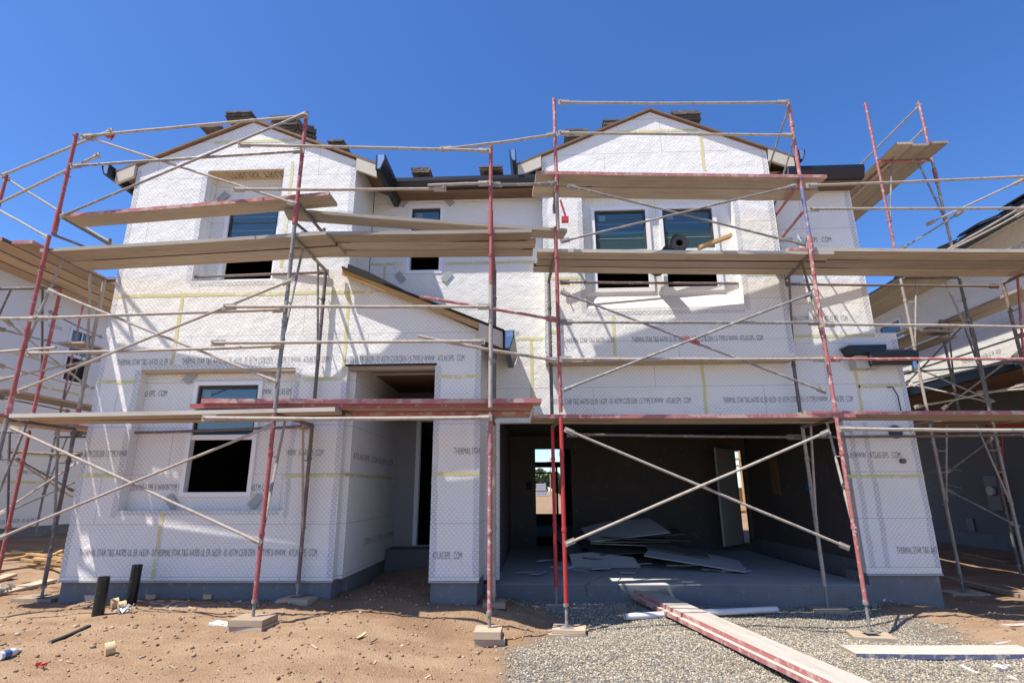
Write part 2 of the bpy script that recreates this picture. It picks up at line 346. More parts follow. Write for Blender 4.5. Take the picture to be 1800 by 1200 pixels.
def make_ground():
    xs = np.concatenate([[-3000,-900,-300,-120,-60,-35,-22,-16,-12.5],np.arange(-10.5,9.6,.065),[11,13,16,22,35,60,120,300,900,3000]])
    ys = np.concatenate([[-900,-200,-60,-20,-8,-2,1,2.4],np.arange(3.2,9.2,.055),np.arange(9.2,13,.2),[14,16,19,23,30,40,60,90,150,300,900,3000]])
    X, Y = np.meshgrid(xs, ys); x = X.ravel(); y = Y.ravel(); g = gravel_mask(x,y); z = gz_arr(x,y)+relief(x,y,g)
    nx, ny = len(xs), len(ys); idx = np.arange(nx*ny).reshape(ny,nx)
    f = np.stack([idx[:-1,:-1],idx[:-1,1:],idx[1:,1:],idx[1:,:-1]],-1).reshape(-1,4)
    me = bpy.data.meshes.new('ground'); me.from_pydata(np.stack([x,y,z],1).tolist(), [], f.tolist())
    at2 = me.attributes.new('gravel','FLOAT','POINT'); at2.data.foreach_set('value', g.astype(np.float32))
    me.polygons.foreach_set('use_smooth', np.ones(len(f),bool)); me.materials.append(M['ground']); me.update()
    o = bpy.data.objects.new('ground', me); C.objects.link(o); o['kind'] = 'structure'
make_ground()
def stones(name, n, cond, smin, smax, tones, label, flat=.7, power=2.5):
    pts = []
    while len(pts) < n:
        x = rng.uniform(-6.5,6.2,4000); y = 3.6+5.3*rng.random(4000)**1.15; g = gravel_mask(x,y); keep = cond(x,y,g) & (np.abs(x) < y*1.05+.3)
        pts += list(zip(x[keep], y[keep]))
    p = np.array(pts[:n]); g = gravel_mask(p[:,0],p[:,1]); z = gz_arr(p[:,0],p[:,1])+relief(p[:,0],p[:,1],g)
    t = (1+5**.5)/2; ico = np.array([(-1,t,0),(1,t,0),(-1,-t,0),(1,-t,0),(0,-1,t),(0,1,t),(0,-1,-t),(0,1,-t),(t,0,-1),(t,0,1),(-t,0,-1),(-t,0,1)])/math.hypot(1,t)
    fc = np.array([(0,11,5),(0,5,1),(0,1,7),(0,7,10),(0,10,11),(1,5,9),(5,11,4),(11,10,2),(10,7,6),(7,1,8),(3,9,4),(3,4,2),(3,2,6),(3,6,8),(3,8,9),(4,9,5),(2,4,11),(6,2,10),(8,6,7),(9,8,1)])
    s = smin+(smax-smin)*rng.random(n)**power
    sc = s[:,None]*rng.uniform(.65,1.25,(n,3)); sc[:,2] *= flat
    V = ico[None]*(1+rng.uniform(-.22,.22,(n,12,1)))*sc[:,None,:]
    a = rng.uniform(0,6.28,n); c_,s_ = np.cos(a)[:,None],np.sin(a)[:,None]
    V = np.stack([V[...,0]*c_-V[...,1]*s_, V[...,0]*s_+V[...,1]*c_, V[...,2]],-1)
    V += np.stack([p[:,0],p[:,1],z+s*.25],1)[:,None,:]
    FF = (fc[None]+12*np.arange(n)[:,None,None]).reshape(-1,3)
    me = bpy.data.meshes.new(name); me.vertices.add(n*12); me.vertices.foreach_set('co', V.ravel())
    me.loops.add(len(FF)*3); me.loops.foreach_set('vertex_index', FF.ravel().astype(np.int32)); me.polygons.add(len(FF))
    me.polygons.foreach_set('loop_start', np.arange(0,len(FF)*3,3,dtype=np.int32)); me.update(calc_edges=True)
    T = np.array(tones); col = T[rng.integers(0,len(T),n)]*rng.uniform(.75,1.2,(n,1))
    cc = np.ones((n,12,4)); cc[:,:,:3] = col[:,None,:]
    ca = me.attributes.new('tone','FLOAT_COLOR','POINT'); ca.data.foreach_set('color', cc.ravel().astype(np.float32))
    me.materials.append(M['pebble']); o = bpy.data.objects.new(name, me); C.objects.link(o); tag(o, label, name, kind='stuff')
stones('gravel', 120000, lambda x,y,g: (rng.random(len(x)) < g**2), .0042, .0115, [(.27,.24,.185),(.35,.30,.22),(.185,.175,.15),(.42,.355,.26),(.24,.22,.185),(.32,.25,.16),(.48,.43,.345)], 'grey and beige crushed gravel spread before the garage', .75, 1.3)
stones('dirt_clods', 13000, lambda x,y,g: (rng.random(len(x)) > g)&(y<9), .003, .022, [(.29,.185,.11),(.23,.14,.085),(.34,.235,.15),(.31,.20,.125),(.40,.31,.23)], 'small reddish clods and stones over the bare earth', .75, 7)

# unseen pale road behind the camera, added to bounce light onto shaded walls
_rd = MB(); _rd.box((-300,-16,-.2),(300,-1.5,.05)); _rd = _rd.build('bounce_road','bounce_road'); _rd['kind'] = 'structure'
# ------------------------------------------------------------------ the house
YL, YG, YB = 7.1, 8.0, 7.7
H = thing('house', 'unfinished white two storey house wrapped in foam board and wire netting behind the scaffolding', 'house', (0,8,0))
ZS = .57
up_r = rect(-4.79,-3.64,4.47,6.22); lo_r = rect(-5.29,-3.17,1.39,3.205)
gable = [(-5.88,ZS),(-2.47,ZS),(-2.47,3.22),(-1.30,3.22),(-1.30,ZS),(-.70,ZS),(-.70,3.66),(-2.56,4.52),(-2.56,6.32),(-4.2,7.03),(-5.88,6.32)]
WL = wall('gable_wall', gable, [up_r, lo_r], 'Y', YL, .15, 'foam', H, 'dark')
middle = [(-2.55,3.3),(-1.2,3.3),(-1.2,.45),(-.51,.45),(-.51,2.55),(4.33,2.55),(4.33,.53),(5.29,.53),(5.29,3.8),(5.0,3.8),(5.0,6.5),(-2.55,6.5)]
mw = (-1.975,-1.405,4.88,6.06)
WM = wall('garage_wall', middle, [rect(*mw), rect(.4,3.4,4.0,6.2)], 'Y', YG, .15, 'foam', H, 'dark')
bx0,bx1,bz0,bz1 = .175,3.665,3.395,6.68
rr = rect(.775,3.05,4.13,6.02)
WB = wall('bay_wall', [(bx0,bz0),(bx1,bz0),(bx1,bz1),((bx0+bx1)/2,7.45),(bx0,bz1)], [rr], 'Y', YB, .10, 'foam', H)
sw = MB(); sw.box((bx0,YB+.1,bz0+.02),(bx0+.1,YG-.001,bz1)); sw.box((bx1-.1,YB+.1,bz0+.02),(bx1,YG-.001,bz1))
sw.build('bay_side', 'foam', H)
MB().box((bx0+.003,YB+.004,bz0-.03),(bx1-.003,YG-.002,bz0-.002)).build('ledge_board', 'board', H)
WLs = wall('side_wall', [(7.25,ZS),(17,ZS),(17,6.4),(7.25,6.4)], [], 'X', -5.88, .15, 'foam', H, 'dark')
wall('side_wall', [(8.15,.53),(13,.53),(13,6.5),(8.15,6.5)], [], 'X', 5.0, -.15, 'foam', H, 'dark')
wall('side_wall', [(8.15,.53),(13,.53),(13,3.78),(8.15,3.78)], [], 'X', 5.29, -.15, 'foam', H, 'dark')
WRt = wall('return_wall', [(7.25,4.3),(7.998,4.3),(7.998,6.4),(7.25,6.32)], [], 'X', -2.56, -.1, 'foam', H)
WPr = wall('return_wall', [(7.25,ZS),(7.998,ZS),(7.998,3.66),(7.25,3.66)], [], 'X', -.70, -.1, 'foam', H)
WPi = wall('porch_wall', [(7.25,ZS),(9.7,ZS),(9.7,3.3),(7.25,3.3)], [], 'X', -2.40, -.15, 'foam', H)
wall('porch_wall', [(7.25,.4),(9.7,.4),(9.7,3.3),(7.25,3.3)], [], 'X', -1.30, .08, 'foam', H)
wall('porch_wall', rect(-2.399,-1.301,.72,3.3), [rect(-2.07,-1.36,.74,2.85)], 'Y', 9.7, .12, 'shade_grey', H)
MB().box((-2.55,7.251,3.302),(-1.21,9.9,3.36)).build('porch_ceiling', 'sheath', H)
MB().box((-2.39,9.2,.2),(-1.31,9.84,.719)).build('porch_step', 'shade_dark_grey', H)
jb = MB(); jb.box((-2.07,9.69,.74),(-2.0,9.80,2.85)); jb.box((-2.0,9.69,2.79),(-1.36,9.80,2.85)); jb.build('door_frame', 'vinyl', H)
MB().box((-2.468,7.12,3.165),(-1.302,7.249,3.219)).build('lintel', 'board', H)
MB().box((-2.50,7.085,3.21),(-1.28,7.099,3.235)).build('drip_strip', 'felt', H)
# foundation and slabs
fd = MB(); fd.box((-5.86,7.13,-.3),(-2.49,7.5,ZS-.002)); fd.box((-1.28,7.13,-.3),(-.72,8.05,ZS-.002)); fd.box((4.36,8.03,-.3),(5.26,8.6,.528))
fd.box((-5.85,7.5,-.3),(-5.5,17,ZS-.002)); fd.box((4.75,8.6,-.3),(5.25,13,.528)); fd.box((-2.7,7.5,-.2),(-2.41,9.7,ZS-.004))

for q in range(0,len(fd.v),8):
    m_ = MB(); m_.add(fd.v[q:q+8],[(0,3,2,1),(4,5,6,7),(0,1,5,4),(1,2,6,5),(2,3,7,6),(3,0,4,7)]); m_.build('foundation','concrete',H)
ss = MB()
for a,b,y,z in ((-5.885,-2.465,7.088,ZS),(-1.305,-.695,7.088,ZS),(4.325,5.295,7.988,.53)): ss.box((a,y,z-.022),(b,y+.04,z-.003))
ss.build('weep_screed', 'patch', H)
MB().box((-.71,8.02,.1),(4.359,12.95,.39)).build('garage_slab', 'slab', H)
MB().box((-.69,7.995,-.3),(4.355,8.018,.386)).build('slab_face', 'concrete', H)
# garage interior and rooms
GBX0, GBX1, GBY = -.9, 4.75, 12.8
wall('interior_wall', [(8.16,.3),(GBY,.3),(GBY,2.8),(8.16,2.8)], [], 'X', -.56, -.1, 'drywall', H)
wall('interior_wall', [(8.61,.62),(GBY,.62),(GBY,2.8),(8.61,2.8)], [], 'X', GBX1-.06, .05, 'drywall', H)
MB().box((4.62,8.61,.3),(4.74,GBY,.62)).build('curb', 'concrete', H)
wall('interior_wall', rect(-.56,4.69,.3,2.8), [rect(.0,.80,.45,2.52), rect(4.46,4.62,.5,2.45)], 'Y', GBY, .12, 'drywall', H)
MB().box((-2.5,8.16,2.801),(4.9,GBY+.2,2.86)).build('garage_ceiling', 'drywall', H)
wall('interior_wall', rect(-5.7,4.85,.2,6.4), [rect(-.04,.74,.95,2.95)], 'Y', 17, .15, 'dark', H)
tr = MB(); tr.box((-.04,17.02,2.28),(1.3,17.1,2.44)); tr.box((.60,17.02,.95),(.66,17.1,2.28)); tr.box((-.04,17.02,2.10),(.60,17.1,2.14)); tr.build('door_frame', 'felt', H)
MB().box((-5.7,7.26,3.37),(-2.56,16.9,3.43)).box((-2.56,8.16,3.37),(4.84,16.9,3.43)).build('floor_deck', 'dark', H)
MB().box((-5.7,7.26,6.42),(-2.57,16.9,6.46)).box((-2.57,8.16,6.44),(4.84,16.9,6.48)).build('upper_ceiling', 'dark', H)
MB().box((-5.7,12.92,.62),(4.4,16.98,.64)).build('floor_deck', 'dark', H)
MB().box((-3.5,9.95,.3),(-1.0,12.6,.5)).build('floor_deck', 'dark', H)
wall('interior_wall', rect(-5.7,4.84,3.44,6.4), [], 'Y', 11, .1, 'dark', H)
dl = MB(); dl.obox((4.08,12.35,1.48),(.30,.33,0),(.016,-.015,0),(0,0,.98)); D_ = dl.build('door', 'drywall_face', H); tag(D_, 'pale grey door leaf standing ajar at the back of the garage')
MB().box((4.36,12.74,.5),(4.40,12.8,2.48)).build('door_frame', 'drywall_face', H)
for (u,v) in ((1419,856),(1433,856)): p = at(u,v,X=4.69); MB().box((4.672,p.y-.05,p.z-.07),(4.69,p.y+.05,p.z+.07)).build('socket_box', 'bluelabel', H)
p = at(930,853,Y=12.8); MB().box((p.x-.06,12.78,p.z-.08),(p.x+.06,12.8,p.z+.08)).build('socket_box', 'felt', H)
p0 = at(1358,810,X=4.69); p1 = at(1366,848,X=4.69); MB().box((4.675,p1.y-.12,1.5),(4.69,p1.y+.22,2.2)).build('panel_recess', 'sheath', H)
# roofs
def gable_roof(xc, za, xl, xr, y0, y1, slope, t=.022):
    r_ = MB(); tl = MB()
    for xe in (xl, xr):
        ze = za-slope*abs(xe-xc)
        a = [(xc,y0,za),(xe,y0,ze),(xe,y0,ze+t),(xc,y0,za+t)]; r_.prism(a, (0,y1-y0,0))
        b = [(xc,y0+.02,za+t+.002),(xe,y0+.02,ze+t+.002),(xe,y0+.02,ze+t+.022),(xc,y0+.02,za+t+.026)]; tl.prism(b, (0,y1-y0-.02,0))
    o = r_.build('roof', 'sheath', H); tl.build('tile_layer', 'tile', o); return o
SL = .423
gable_roof(-4.21, 7.045, -6.18, -2.22, 7.045, 12.5, SL)
gable_roof((bx0+bx1)/2, 7.462, -.22, 4.06, 7.645, 12.5, .441)
def eave_board(xw, xe, zc, xc, slope, y):
    m_ = MB(); za = zc-slope*abs(xw-xc); zb = zc-slope*abs(xe-xc)
    m_.prism([(xw,y,za-.004),(xe,y,zb-.004),(xe,y,zb-.20),(xw,y,za-.20)], (0,.05,0)); m_.build('fascia', 'cream', H)
eave_board(-5.89,-6.16,7.045,-4.21,SL,7.05); eave_board(-2.55,-2.24,7.045,-4.21,SL,7.05)
eave_board(bx0-.01,-.20,7.462,(bx0+bx1)/2,.441,7.65); eave_board(bx1+.01,4.04,7.462,(bx0+bx1)/2,.441,7.65)
def gutter(p0, p1, h=.17, d=.12, out=(0,-1,0), cap0='endcap', ret=H):
    p0 = Vector(p0); p1 = Vector(p1); o_ = Vector(out); L = p1-p0; m_ = MB(); up = Vector((0,0,1))
    prof = [(0,0),(0,-h),(d*.55,-h),(d,-h*.35),(d,0),(d-.012,0),(d-.012,-h*.33),(d*.5,-h+.012),(.012,-h+.012),(.012,0)]
    m_.prism([p0+o_*a+up*b for a,b in prof], L); g_ = m_.build('gutter', 'black', ret)
    e = MB(); q = p0+L.normalized()*.01
    e.prism([q+o_*a+up*b for a,b in [(.012,-.002),(.012,-h+.012),(d*.5,-h+.012),(d-.012,-h*.33),(d-.012,-.002)]], L.normalized()*.006); e.build('end_cap', cap0, g_)
    return g_
gutter((-6.185,6.93,6.27),(-6.185,12,6.27),.17,.11,(-1,0,0)); gutter((-2.215,6.90,6.28),(-2.215,8.0,6.28),.24,.13,(1,0,0))
gutter((-.225,7.52,6.72),(-.225,8.4,6.72),.2,.1,(-1,0,0)); gutter((4.065,7.54,6.58),(4.065,8.4,6.58),.17,.1,(1,0,0))
zg = at(760,314,Y=7.66).z; zr = at(1440,294,Y=7.66).z; x0g = at(695,315,Y=7.66).x; x1g = at(1516,294,Y=7.66).x
g1 = gutter((x0g,7.72,zg),(.16,7.72,zg),.17,.11); gutter((3.92,7.72,zr),(x1g,7.72,zr),.2,.11)
tl = MB(); tl.prism([(x0g,7.73,zg-.02),(x0g,8.1,zg+.13),(x0g,8.1,zg+.16),(x0g,7.73,zg+.01)],(.16-x0g,0,0)); tl.build('eave_roof','tile',H)
tl = MB(); tl.prism([(3.92,7.73,zr-.02),(3.92,8.1,zr+.13),(3.92,8.1,zr+.16),(3.92,7.73,zr+.01)],(x1g-3.92,0,0)); tl.build('eave_roof','tile',H)
mr_ = MB(); mr_.prism([(-6.0,8.16,6.51),(-6.0,13,8.50),(-6.0,13,8.54),(-6.0,8.16,6.55)], (11.15,0,0)); mr_.prism([(-6.0,18.5,6.42),(-6.0,13,8.50),(-6.0,13,8.54),(-6.0,18.5,6.46)], (11.15,0,0))
mr_.build('roof', 'tile', H)
MB().box((x0g,7.722,zg-.195),(.16,7.76,zg-.05)).build('fascia', 'sheath', H); MB().box((3.95,7.722,zr-.225),(x1g,7.76,zr-.05)).build('fascia', 'sheath', H)
MB().box((x0g,7.761,zg-.19),(.16,7.995,zg-.17)).build('soffit', 'sheath', H); MB().box((3.9,7.761,zr-.22),(x1g-.02,7.995,zr-.20)).build('soffit', 'sheath', H)
# porch roof: one slope, high at the gable, low over the garage side
def zp(x): return 4.54-.424*(x+2.58)
pr = MB(); pr.prism([(-2.60,6.93,zp(-2.60)),(-.38,6.93,zp(-.38)),(-.38,6.93,zp(-.38)+.03),(-2.60,6.93,zp(-2.6)+.03)], (0,1.06,0)); pr = pr.build('porch_roof', 'felt', H)
rk = MB(); rk.prism([(-2.60,6.955,zp(-2.6)-.003),(-.72,6.955,zp(-.72)-.003),(-.72,6.955,zp(-.72)-.085),(-2.60,6.955,zp(-2.6)-.085)], (0,.04,0)); rk.build('rake_board', 'lumber', pr)
sf = MB(); sf.prism([(-2.59,7.0,zp(-2.59)-.02),(-.4,7.0,zp(-.4)-.02),(-.4,7.0,zp(-.4)-.004),(-2.59,7.0,zp(-2.59)-.004)], (0,.98,0)); sf.build('soffit', 'sheath', pr)
fb = MB(); fb.prism([(-.715,6.95,zp(-.715)-.004),(-.40,6.95,zp(-.40)-.004),(-.40,6.95,zp(-.4)-.22),(-.715,6.95,zp(-.715)-.22)], (0,.045,0)); fb.build('fascia', 'cream', pr)
gutter((-.375,6.86,zp(-.38)-.0),(-.375,7.99,zp(-.38)-.0),.25,.13,(1,0,0))
fl = MB(); fl.prism([(-2.55,7.02,zp(-2.55)+.035),(-1.75,7.02,zp(-1.75)+.035),(-1.75,7.02,zp(-1.75)+.06),(-2.25,7.02,zp(-2.25)+.12),(-2.55,7.02,zp(-2.55)+.12)], (0,.9,0)); fl.build('flashing', 'felt', pr)
# little skirt roof at the right corner
a = at(1493,607,Y=7.74); b = at(1560,607,Y=7.74)
b = at(1558,607,Y=7.74); MB().prism([(a.x,7.74,a.z),(b.x,7.74,a.z),(b.x,7.74,a.z-.05),(b.x-.06,7.74,a.z-.115),(a.x+.05,7.74,a.z-.115)],(0,.25,0)).build('skirt_roof', 'black', H); MB().box((a.x-.01,7.72,a.z+.001),(b.x,7.995,a.z+.018)).build('drip_strip','endcap',H)
c = at(1502,622,Y=7.82); d = at(1530,646,Y=7.82); MB().box((c.x,7.82,d.z),(d.x,7.998,c.z-.02)).build('fascia', 'cream', H)
MB().box((d.x+.03,7.84,d.z-.0),(d.x+.14,7.998,d.z+.16)).build('fascia', 'drywall_face', H)
e0 = at(1533,616,Y=7.68); e1 = at(1619,640,Y=7.68); g_ = gutter((e0.x,7.80,e0.z),(e1.x,7.80,e0.z),.19,.12); MB().prism([(e0.x,7.80,e0.z+.002),(e1.x,7.80,e0.z+.002),(e1.x,8.3,e0.z+.16),(e0.x,8.3,e0.z+.16)],(0,0,.03)).build('eave_roof','tile',H)
p = at(1608,645,Y=7.74); MB().tube([(p.x,7.74,p.z-.03),(p.x,7.74,p.z+.08)], .035).build('outlet', 'endcap', H)
# windows
def window(x0, x1, z0, z1, y, rail=.5, w=.055, muntin=False, parent=H, patches=True):
    fr = MB()
    fr.box((x0,y-.03,z0),(x0+w,y+.07,z1)); fr.box((x1-w,y-.03,z0),(x1,y+.07,z1))
    fr.box((x0+w,y-.03,z1-w),(x1-w,y+.07,z1)); fr.box((x0+w,y-.03,z0),(x1-w,y+.07,z0+w))
    o = fr.build('window', 'vinyl', parent); zm = z0+(z1-z0)*rail
    MB().box((x0+w,y-.015,zm-.03),(x1-w,y+.05,zm+.035)).build('meeting_rail', 'vinyl', o)
    s2 = MB(); i0,i1 = x0+w,x1-w
    s2.box((i0,y+.0,zm+.036),(i0+.03,y+.04,z1-w-.001)); s2.box((i1-.03,y+.0,zm+.036),(i1,y+.04,z1-w-.001)); s2.box((i0+.03,y,z1-w-.035),(i1-.03,y+.04,z1-w-.001)); s2.build('sash', 'dark', o)
    MB().box((i0+.001,y+.02,zm+.036),(i1-.001,y+.028,z1-w-.002)).build('pane', 'glass', o)
    rs = MB(); hh = (z1-zm)
    for f_ in (.30,.62): rs.box((i0+.031,y+.016,zm+hh*f_),(i1-.031,y+.0195,zm+hh*f_+.012))
    for q in range(0,len(rs.v),8):
        b_ = MB(); b_.add(rs.v[q:q+8],[(0,3,2,1),(4,5,6,7),(0,1,5,4),(1,2,6,5),(2,3,7,6),(3,0,4,7)]); b_.build('raised_sash','sashline',o)
    MB().box((i0+.07,y+.017,z1-w-.16),(i0+.17,y+.0195,z1-w-.07)).build('sticker','sashline',o)
    # the raised lower sash, stacked behind the upper pane, leaves the lower half open
    if patches:
        for sx,cx in ((-1,x0-.03),(1,x1+.03)):
            for cz,s in ((z0-.06,1),(z1+.06,-1)):
                d = Vector((math.cos(.9*s*sx),0,math.sin(.9*s*sx))); n = Vector((-d.z,0,d.x))
                MB().obox((cx+sx*.05,y-.034,cz),d*.09,n*.055,(0,.002,0)).build('flashing_patch', 'patch', o)
    return o
# recess linings
YU = 7.36
uw = (-4.575,-3.72,4.52,5.85)
wall('recess_wall', rect(-4.95,-3.5,4.3,6.4), [rect(uw[0]+.01,uw[1]-.01,uw[2]+.01,uw[3]-.01)], 'Y', YU, .08, 'foam', H)
rl = MB(); rl.box((-4.94,YL+.151,4.3),(-4.79,YU-.001,6.4)); rl.box((-3.64,YL+.151,4.3),(-3.5,YU-.001,6.4)); rl.box((-4.789,YL+.151,4.3),(-3.641,YU-.001,4.469)); rl.build('recess_lining', 'foam', H)
tb = MB(); tb.box((-4.789,YL+.01,6.21),(-3.641,YU-.002,6.26)); tb = tb.build('truss_board', 'orangefoam', H)
cu = bpy.data.curves.new('lettering','FONT'); cu.body = '/TRUSS TRUS'; cu.size = .2
q = bpy.data.objects.new('lettering', cu); me = bpy.data.meshes.new_from_object(q); bpy.data.objects.remove(q)
co = np.zeros(len(me.vertices)*3); me.vertices.foreach_get('co', co); co = co.reshape(-1,3)
co = np.stack([-4.55+co[:,0]/co[:,0].max()*.88, YL+.05+co[:,1]*1.1, np.full(len(co),6.2065)],1); me.vertices.foreach_set('co', (co-np.array(wloc(tb))).ravel()); me.materials.append(M['ink'])
q = bpy.data.objects.new('lettering', me); C.objects.link(q); q.parent = tb
window(*uw, YU, .47)
YD = 7.21
lw = [at(343,670,Y=YD), at(436,872,Y=YD)]; lw = (lw[0].x-.01, lw[1].x+.02, lw[1].z, lw[0].z)
RD = wall('recess_wall', rect(-5.4,-3.05,1.3,3.3), [rect(lw[0]+.01,lw[1]-.01,lw[2]+.01,lw[3]-.01)], 'Y', YD+.042, .05, 'foam', H)
window(*lw, YD+.04, .50)
MB().box((-5.289,YL+.006,3.165),(-3.171,YD+.04,3.2045)).build('ledge_board', 'board', H)
window(*mw, YG+.02, .50)
YR = 7.84
WR = wall('recess_wall', rect(.70,3.12,4.1,6.1), [rect(.925,1.805,4.46,5.84), rect(1.965,2.82,4.46,5.84)], 'Y', YR, .06, 'foam', H)
for x0,x1 in ((.915,1.815),(1.955,2.83)): window(x0,x1,4.45,5.85,YR,.46,.06,patches=False)
sl_ = MB(); sl_.prism([(.776,YB+.004,4.132),(.776,YR-.002,4.135),(.776,YR-.002,4.39),(.776,YB+.004,4.16)], (2.273,0,0)); SLB = sl_.build('sloped_sill', 'sill', H)
for sx in (.775,3.05): MB().box((sx-.07 if sx<1 else sx+.001,YB+.1,4.0),(sx-.001 if sx<1 else sx+.07,YR-.001,6.08)).build('recess_lining', 'foam', H)
MB().box((.71,YB+.1,6.021),(3.11,YR-.001,6.09)).build('recess_lining', 'foam', H)
# corner netting strips
def strip(x, z0, z1, y, w=.07, parent=H):
    m_ = MB(); n = 14; vs = []
    for i in range(n+1):
        z = z0+(z1-z0)*i/n; j = random.uniform(-.012,.012); vs += [(x-w/2+j,y,z),(x+w/2+j,y,z)]
    m_.add(vs, [(2*i,2*i+1,2*i+3,2*i+2) for i in range(n)]); m_.build('corner_netting', 'foam_dense', parent, fix=False)
for x,z0,z1,y in ((-5.84,.6,6.25,YL-.0015),(-2.6,4.6,6.25,YL-.0015),(-2.51,.6,3.2,YL-.0015),(-1.26,.6,3.2,YL-.0015),(-.74,.6,3.6,YL-.0015),(-5.33,1.3,3.2,YL-.0015),(-3.13,1.3,3.2,YL-.0015),
    (.21,3.45,6.6,YB-.0015),(3.62,3.45,6.6,YB-.0015),(4.95,3.85,6.3,YG-.0015),(5.25,.6,3.7,YG-.0015),(4.42,.6,2.5,YG-.0015),(4.62,.6,2.5,YG-.0015),(.74,4.1,5.9,YB-.0015),(3.09,4.1,5.9,YB-.0015),(-4.83,4.45,6.2,YL-.0015)): strip(x,z0,z1,y)
for z,x0,x1,y in ((3.24,-5.3,-3.2,YL-.0015),(1.36,-5.3,-3.2,YL-.0015),(4.42,-4.8,-3.6,YL-.0015),(4.08,.78,3.05,YB-.0015)):
    m_ = MB(); m_.add([(x0,y,z-.03),(x1,y,z-.03),(x1,y,z+.03),(x0,y,z+.03)],[(0,1,2,3)]); m_.build('corner_netting','foam_dense',H, fix=False)
# tapes
for t in ((200,520,600,515),(600,515,655,513),(320,520,304,642),(222,381,350,380),(377,249,520,248),(510,285,500,470),(614,512,603,666),(517,668,606,664),(769,662,845,661),(170,671,240,671),(137,835,213,835),(500,835,597,836),(763,833,843,832),(287,898,267,1017)): tape(WL, YL, *t)
for t in ((652,465,708,464),(783,463,940,461),(678,466,673,506),(907,596,955,595),(936,597,934,735),(1235,642,1242,738),(1392,591,1537,590),(1506,650,1516,738),(1509,679,1588,678),(1489,837,1624,836)): tape(WM, YG, *t)
for t in ((960,489,1023,489),(963,583,990,583),(1079,556,1081,628),(1080,231,1227,230),(1230,237,1240,300),(1312,482,1378,483),(1310,350,1360,349)): tape(WB, YB, *t)
tape(WPi, -2.4, 606,836,690,838, axis='X')
T = 'THERMAL STAR T&G AA705 UL ER 16529 - 01 ASTM C578 DEN 1.5 TYPE II WWW . ATLAS EPS . COM'; T2 = T[17:]
for s in ((T[:31],205,642,302),(T,319,640,578),(T2,605,637,816),(T[:40],139,977,272),(T,272,977,557),(T[40:70],148,803,223),('THERMAL STAR',798,798,845),('ATLAS EPS . COM',760,982,812),('WWW . ATLAS EPS . COM',503,801,568)): write(WL, *s, YL)
for s in (('ATLAS EPS . COM',240,697,293),('C578 DEN 1.5 TYPE II WWW',212,862,297),('TYPE I',298,862,314),('WWW . ATLAS EPS',458,694,512),('ASTM C578',440,862,476)): write(RD, *s, YD+.042)
for s in (('TYPE II WWW . ATLAS EPS . COM',822,592,912),(T,967,711,1215),(T,1272,708,1500),('WWW . ATLAS EPS . COM',1372,427,1462),('DEN 1.5 TYPE II WWW . ATLAS EPS . COM',1392,565,1490),('S II WWW . ATLAS EPS . COM',1490,805,1584),('THERMAL STAR T&G AA7',1577,972,1648)): write(WM, *s, YG)
for s in (('THERMAL STAR T&G AA705 UL ER',993,603,1080),(T,1111,602,1342)): write(WB, *s, YB)
for s in (('ATLAS EPS . COM UL ER 16529',620,806,690),('DEN 1.5 TYPE II WWW',640,957,690)): write(WPi, *s, None, .085, -2.4)
# small fittings on the right pier
p = at(1565,681,Y=YG); q = at(1568,735,Y=YG)
MB().tube([(p.x-.05,YG-.02,p.z),(p.x,YG-.05,p.z),(p.x+.05,YG-.05,p.z-.12),(p.x+.07,YG-.03,p.z-.42)], .009, 6).build('cable', 'cable', WM)
p = at(1573,759,Y=YG); MB().tube([(p.x,YG-.03,p.z),(p.x,YG+.02,p.z)], .09, 14).build('socket_box', 'cable', WM)
p = at(1585,810,Y=YG); MB().tube([(p.x,YG-.05,p.z),(p.x,YG+.02,p.z)], .035, 10).build('pipe_stub', 'darktube', WM)

# tile stacks on the roofs
def tile_stack(u, v, y, wpx, n, label, yaw=0., mat='tile'):
    p = at(u,v,Y=y); w = wpx*y/(F_PX*1.02)
    t = thing('tile_stack', label, 'tile stack', p, 'stacks of roof tiles')
    for i in range(n):
        m_ = MB(); N = 6; vs = []; jx = random.uniform(-.03,.03); jy = random.uniform(-.04,.04); z = i*.038
        for j in range(N+1):
            x = (j/N-.5)*w; h = .005*math.cos(j*math.pi*2/3)
            for (yy,zz) in ((-.2,0),(.2,.0),(.2,.026),(-.2,.026)): vs.append((p.x+x*math.cos(yaw)-yy*math.sin(yaw)+jx, p.y+x*math.sin(yaw)+yy*math.cos(yaw)+jy, p.z+z+zz+h))
        fs = [(0,1,2,3),(4*N+3,4*N+2,4*N+1,4*N)]
        for j in range(N):
            for e in range(4): fs.append((4*j+e,4*j+(e+1)%4,4*j+4+(e+1)%4,4*j+4+e))
        m_.add(vs, fs); m_.build('tile', mat, t)
    return t
tile_stack(430,220,7.7,54,3,'low stack of brown roof tiles just left of the peak of the left gable')
tile_stack(506,242,7.6,56,8,'tallest tile stack right of the left gable peak, behind the red post top')
tile_stack(536,250,7.5,34,5,'leaning roof tiles behind the tallest stack beside the red post top', .5)
tile_stack(384,240,7.5,40,2,'thin stack of roof tiles on the left slope of the left gable')
tile_stack(596,267,7.4,34,2,'small pile of roof tiles low on the right slope of the left gable')
tile_stack(743,315,7.9,36,3,'square stack of rough roof tiles on the low roof above the middle window')
tile_stack(862,312,7.9,46,2,'flat tile stack on the low roof behind the top of the short red post')
tile_stack(1012,254,8.0,42,5,'tile stack low on the left slope of the right gable')
tile_stack(1072,231,7.9,32,3,'stack of roof tiles halfway up the left slope of the right gable')
tile_stack(1203,222,8.0,54,5,'neat stack of roof tiles just right of the peak of the right gable')

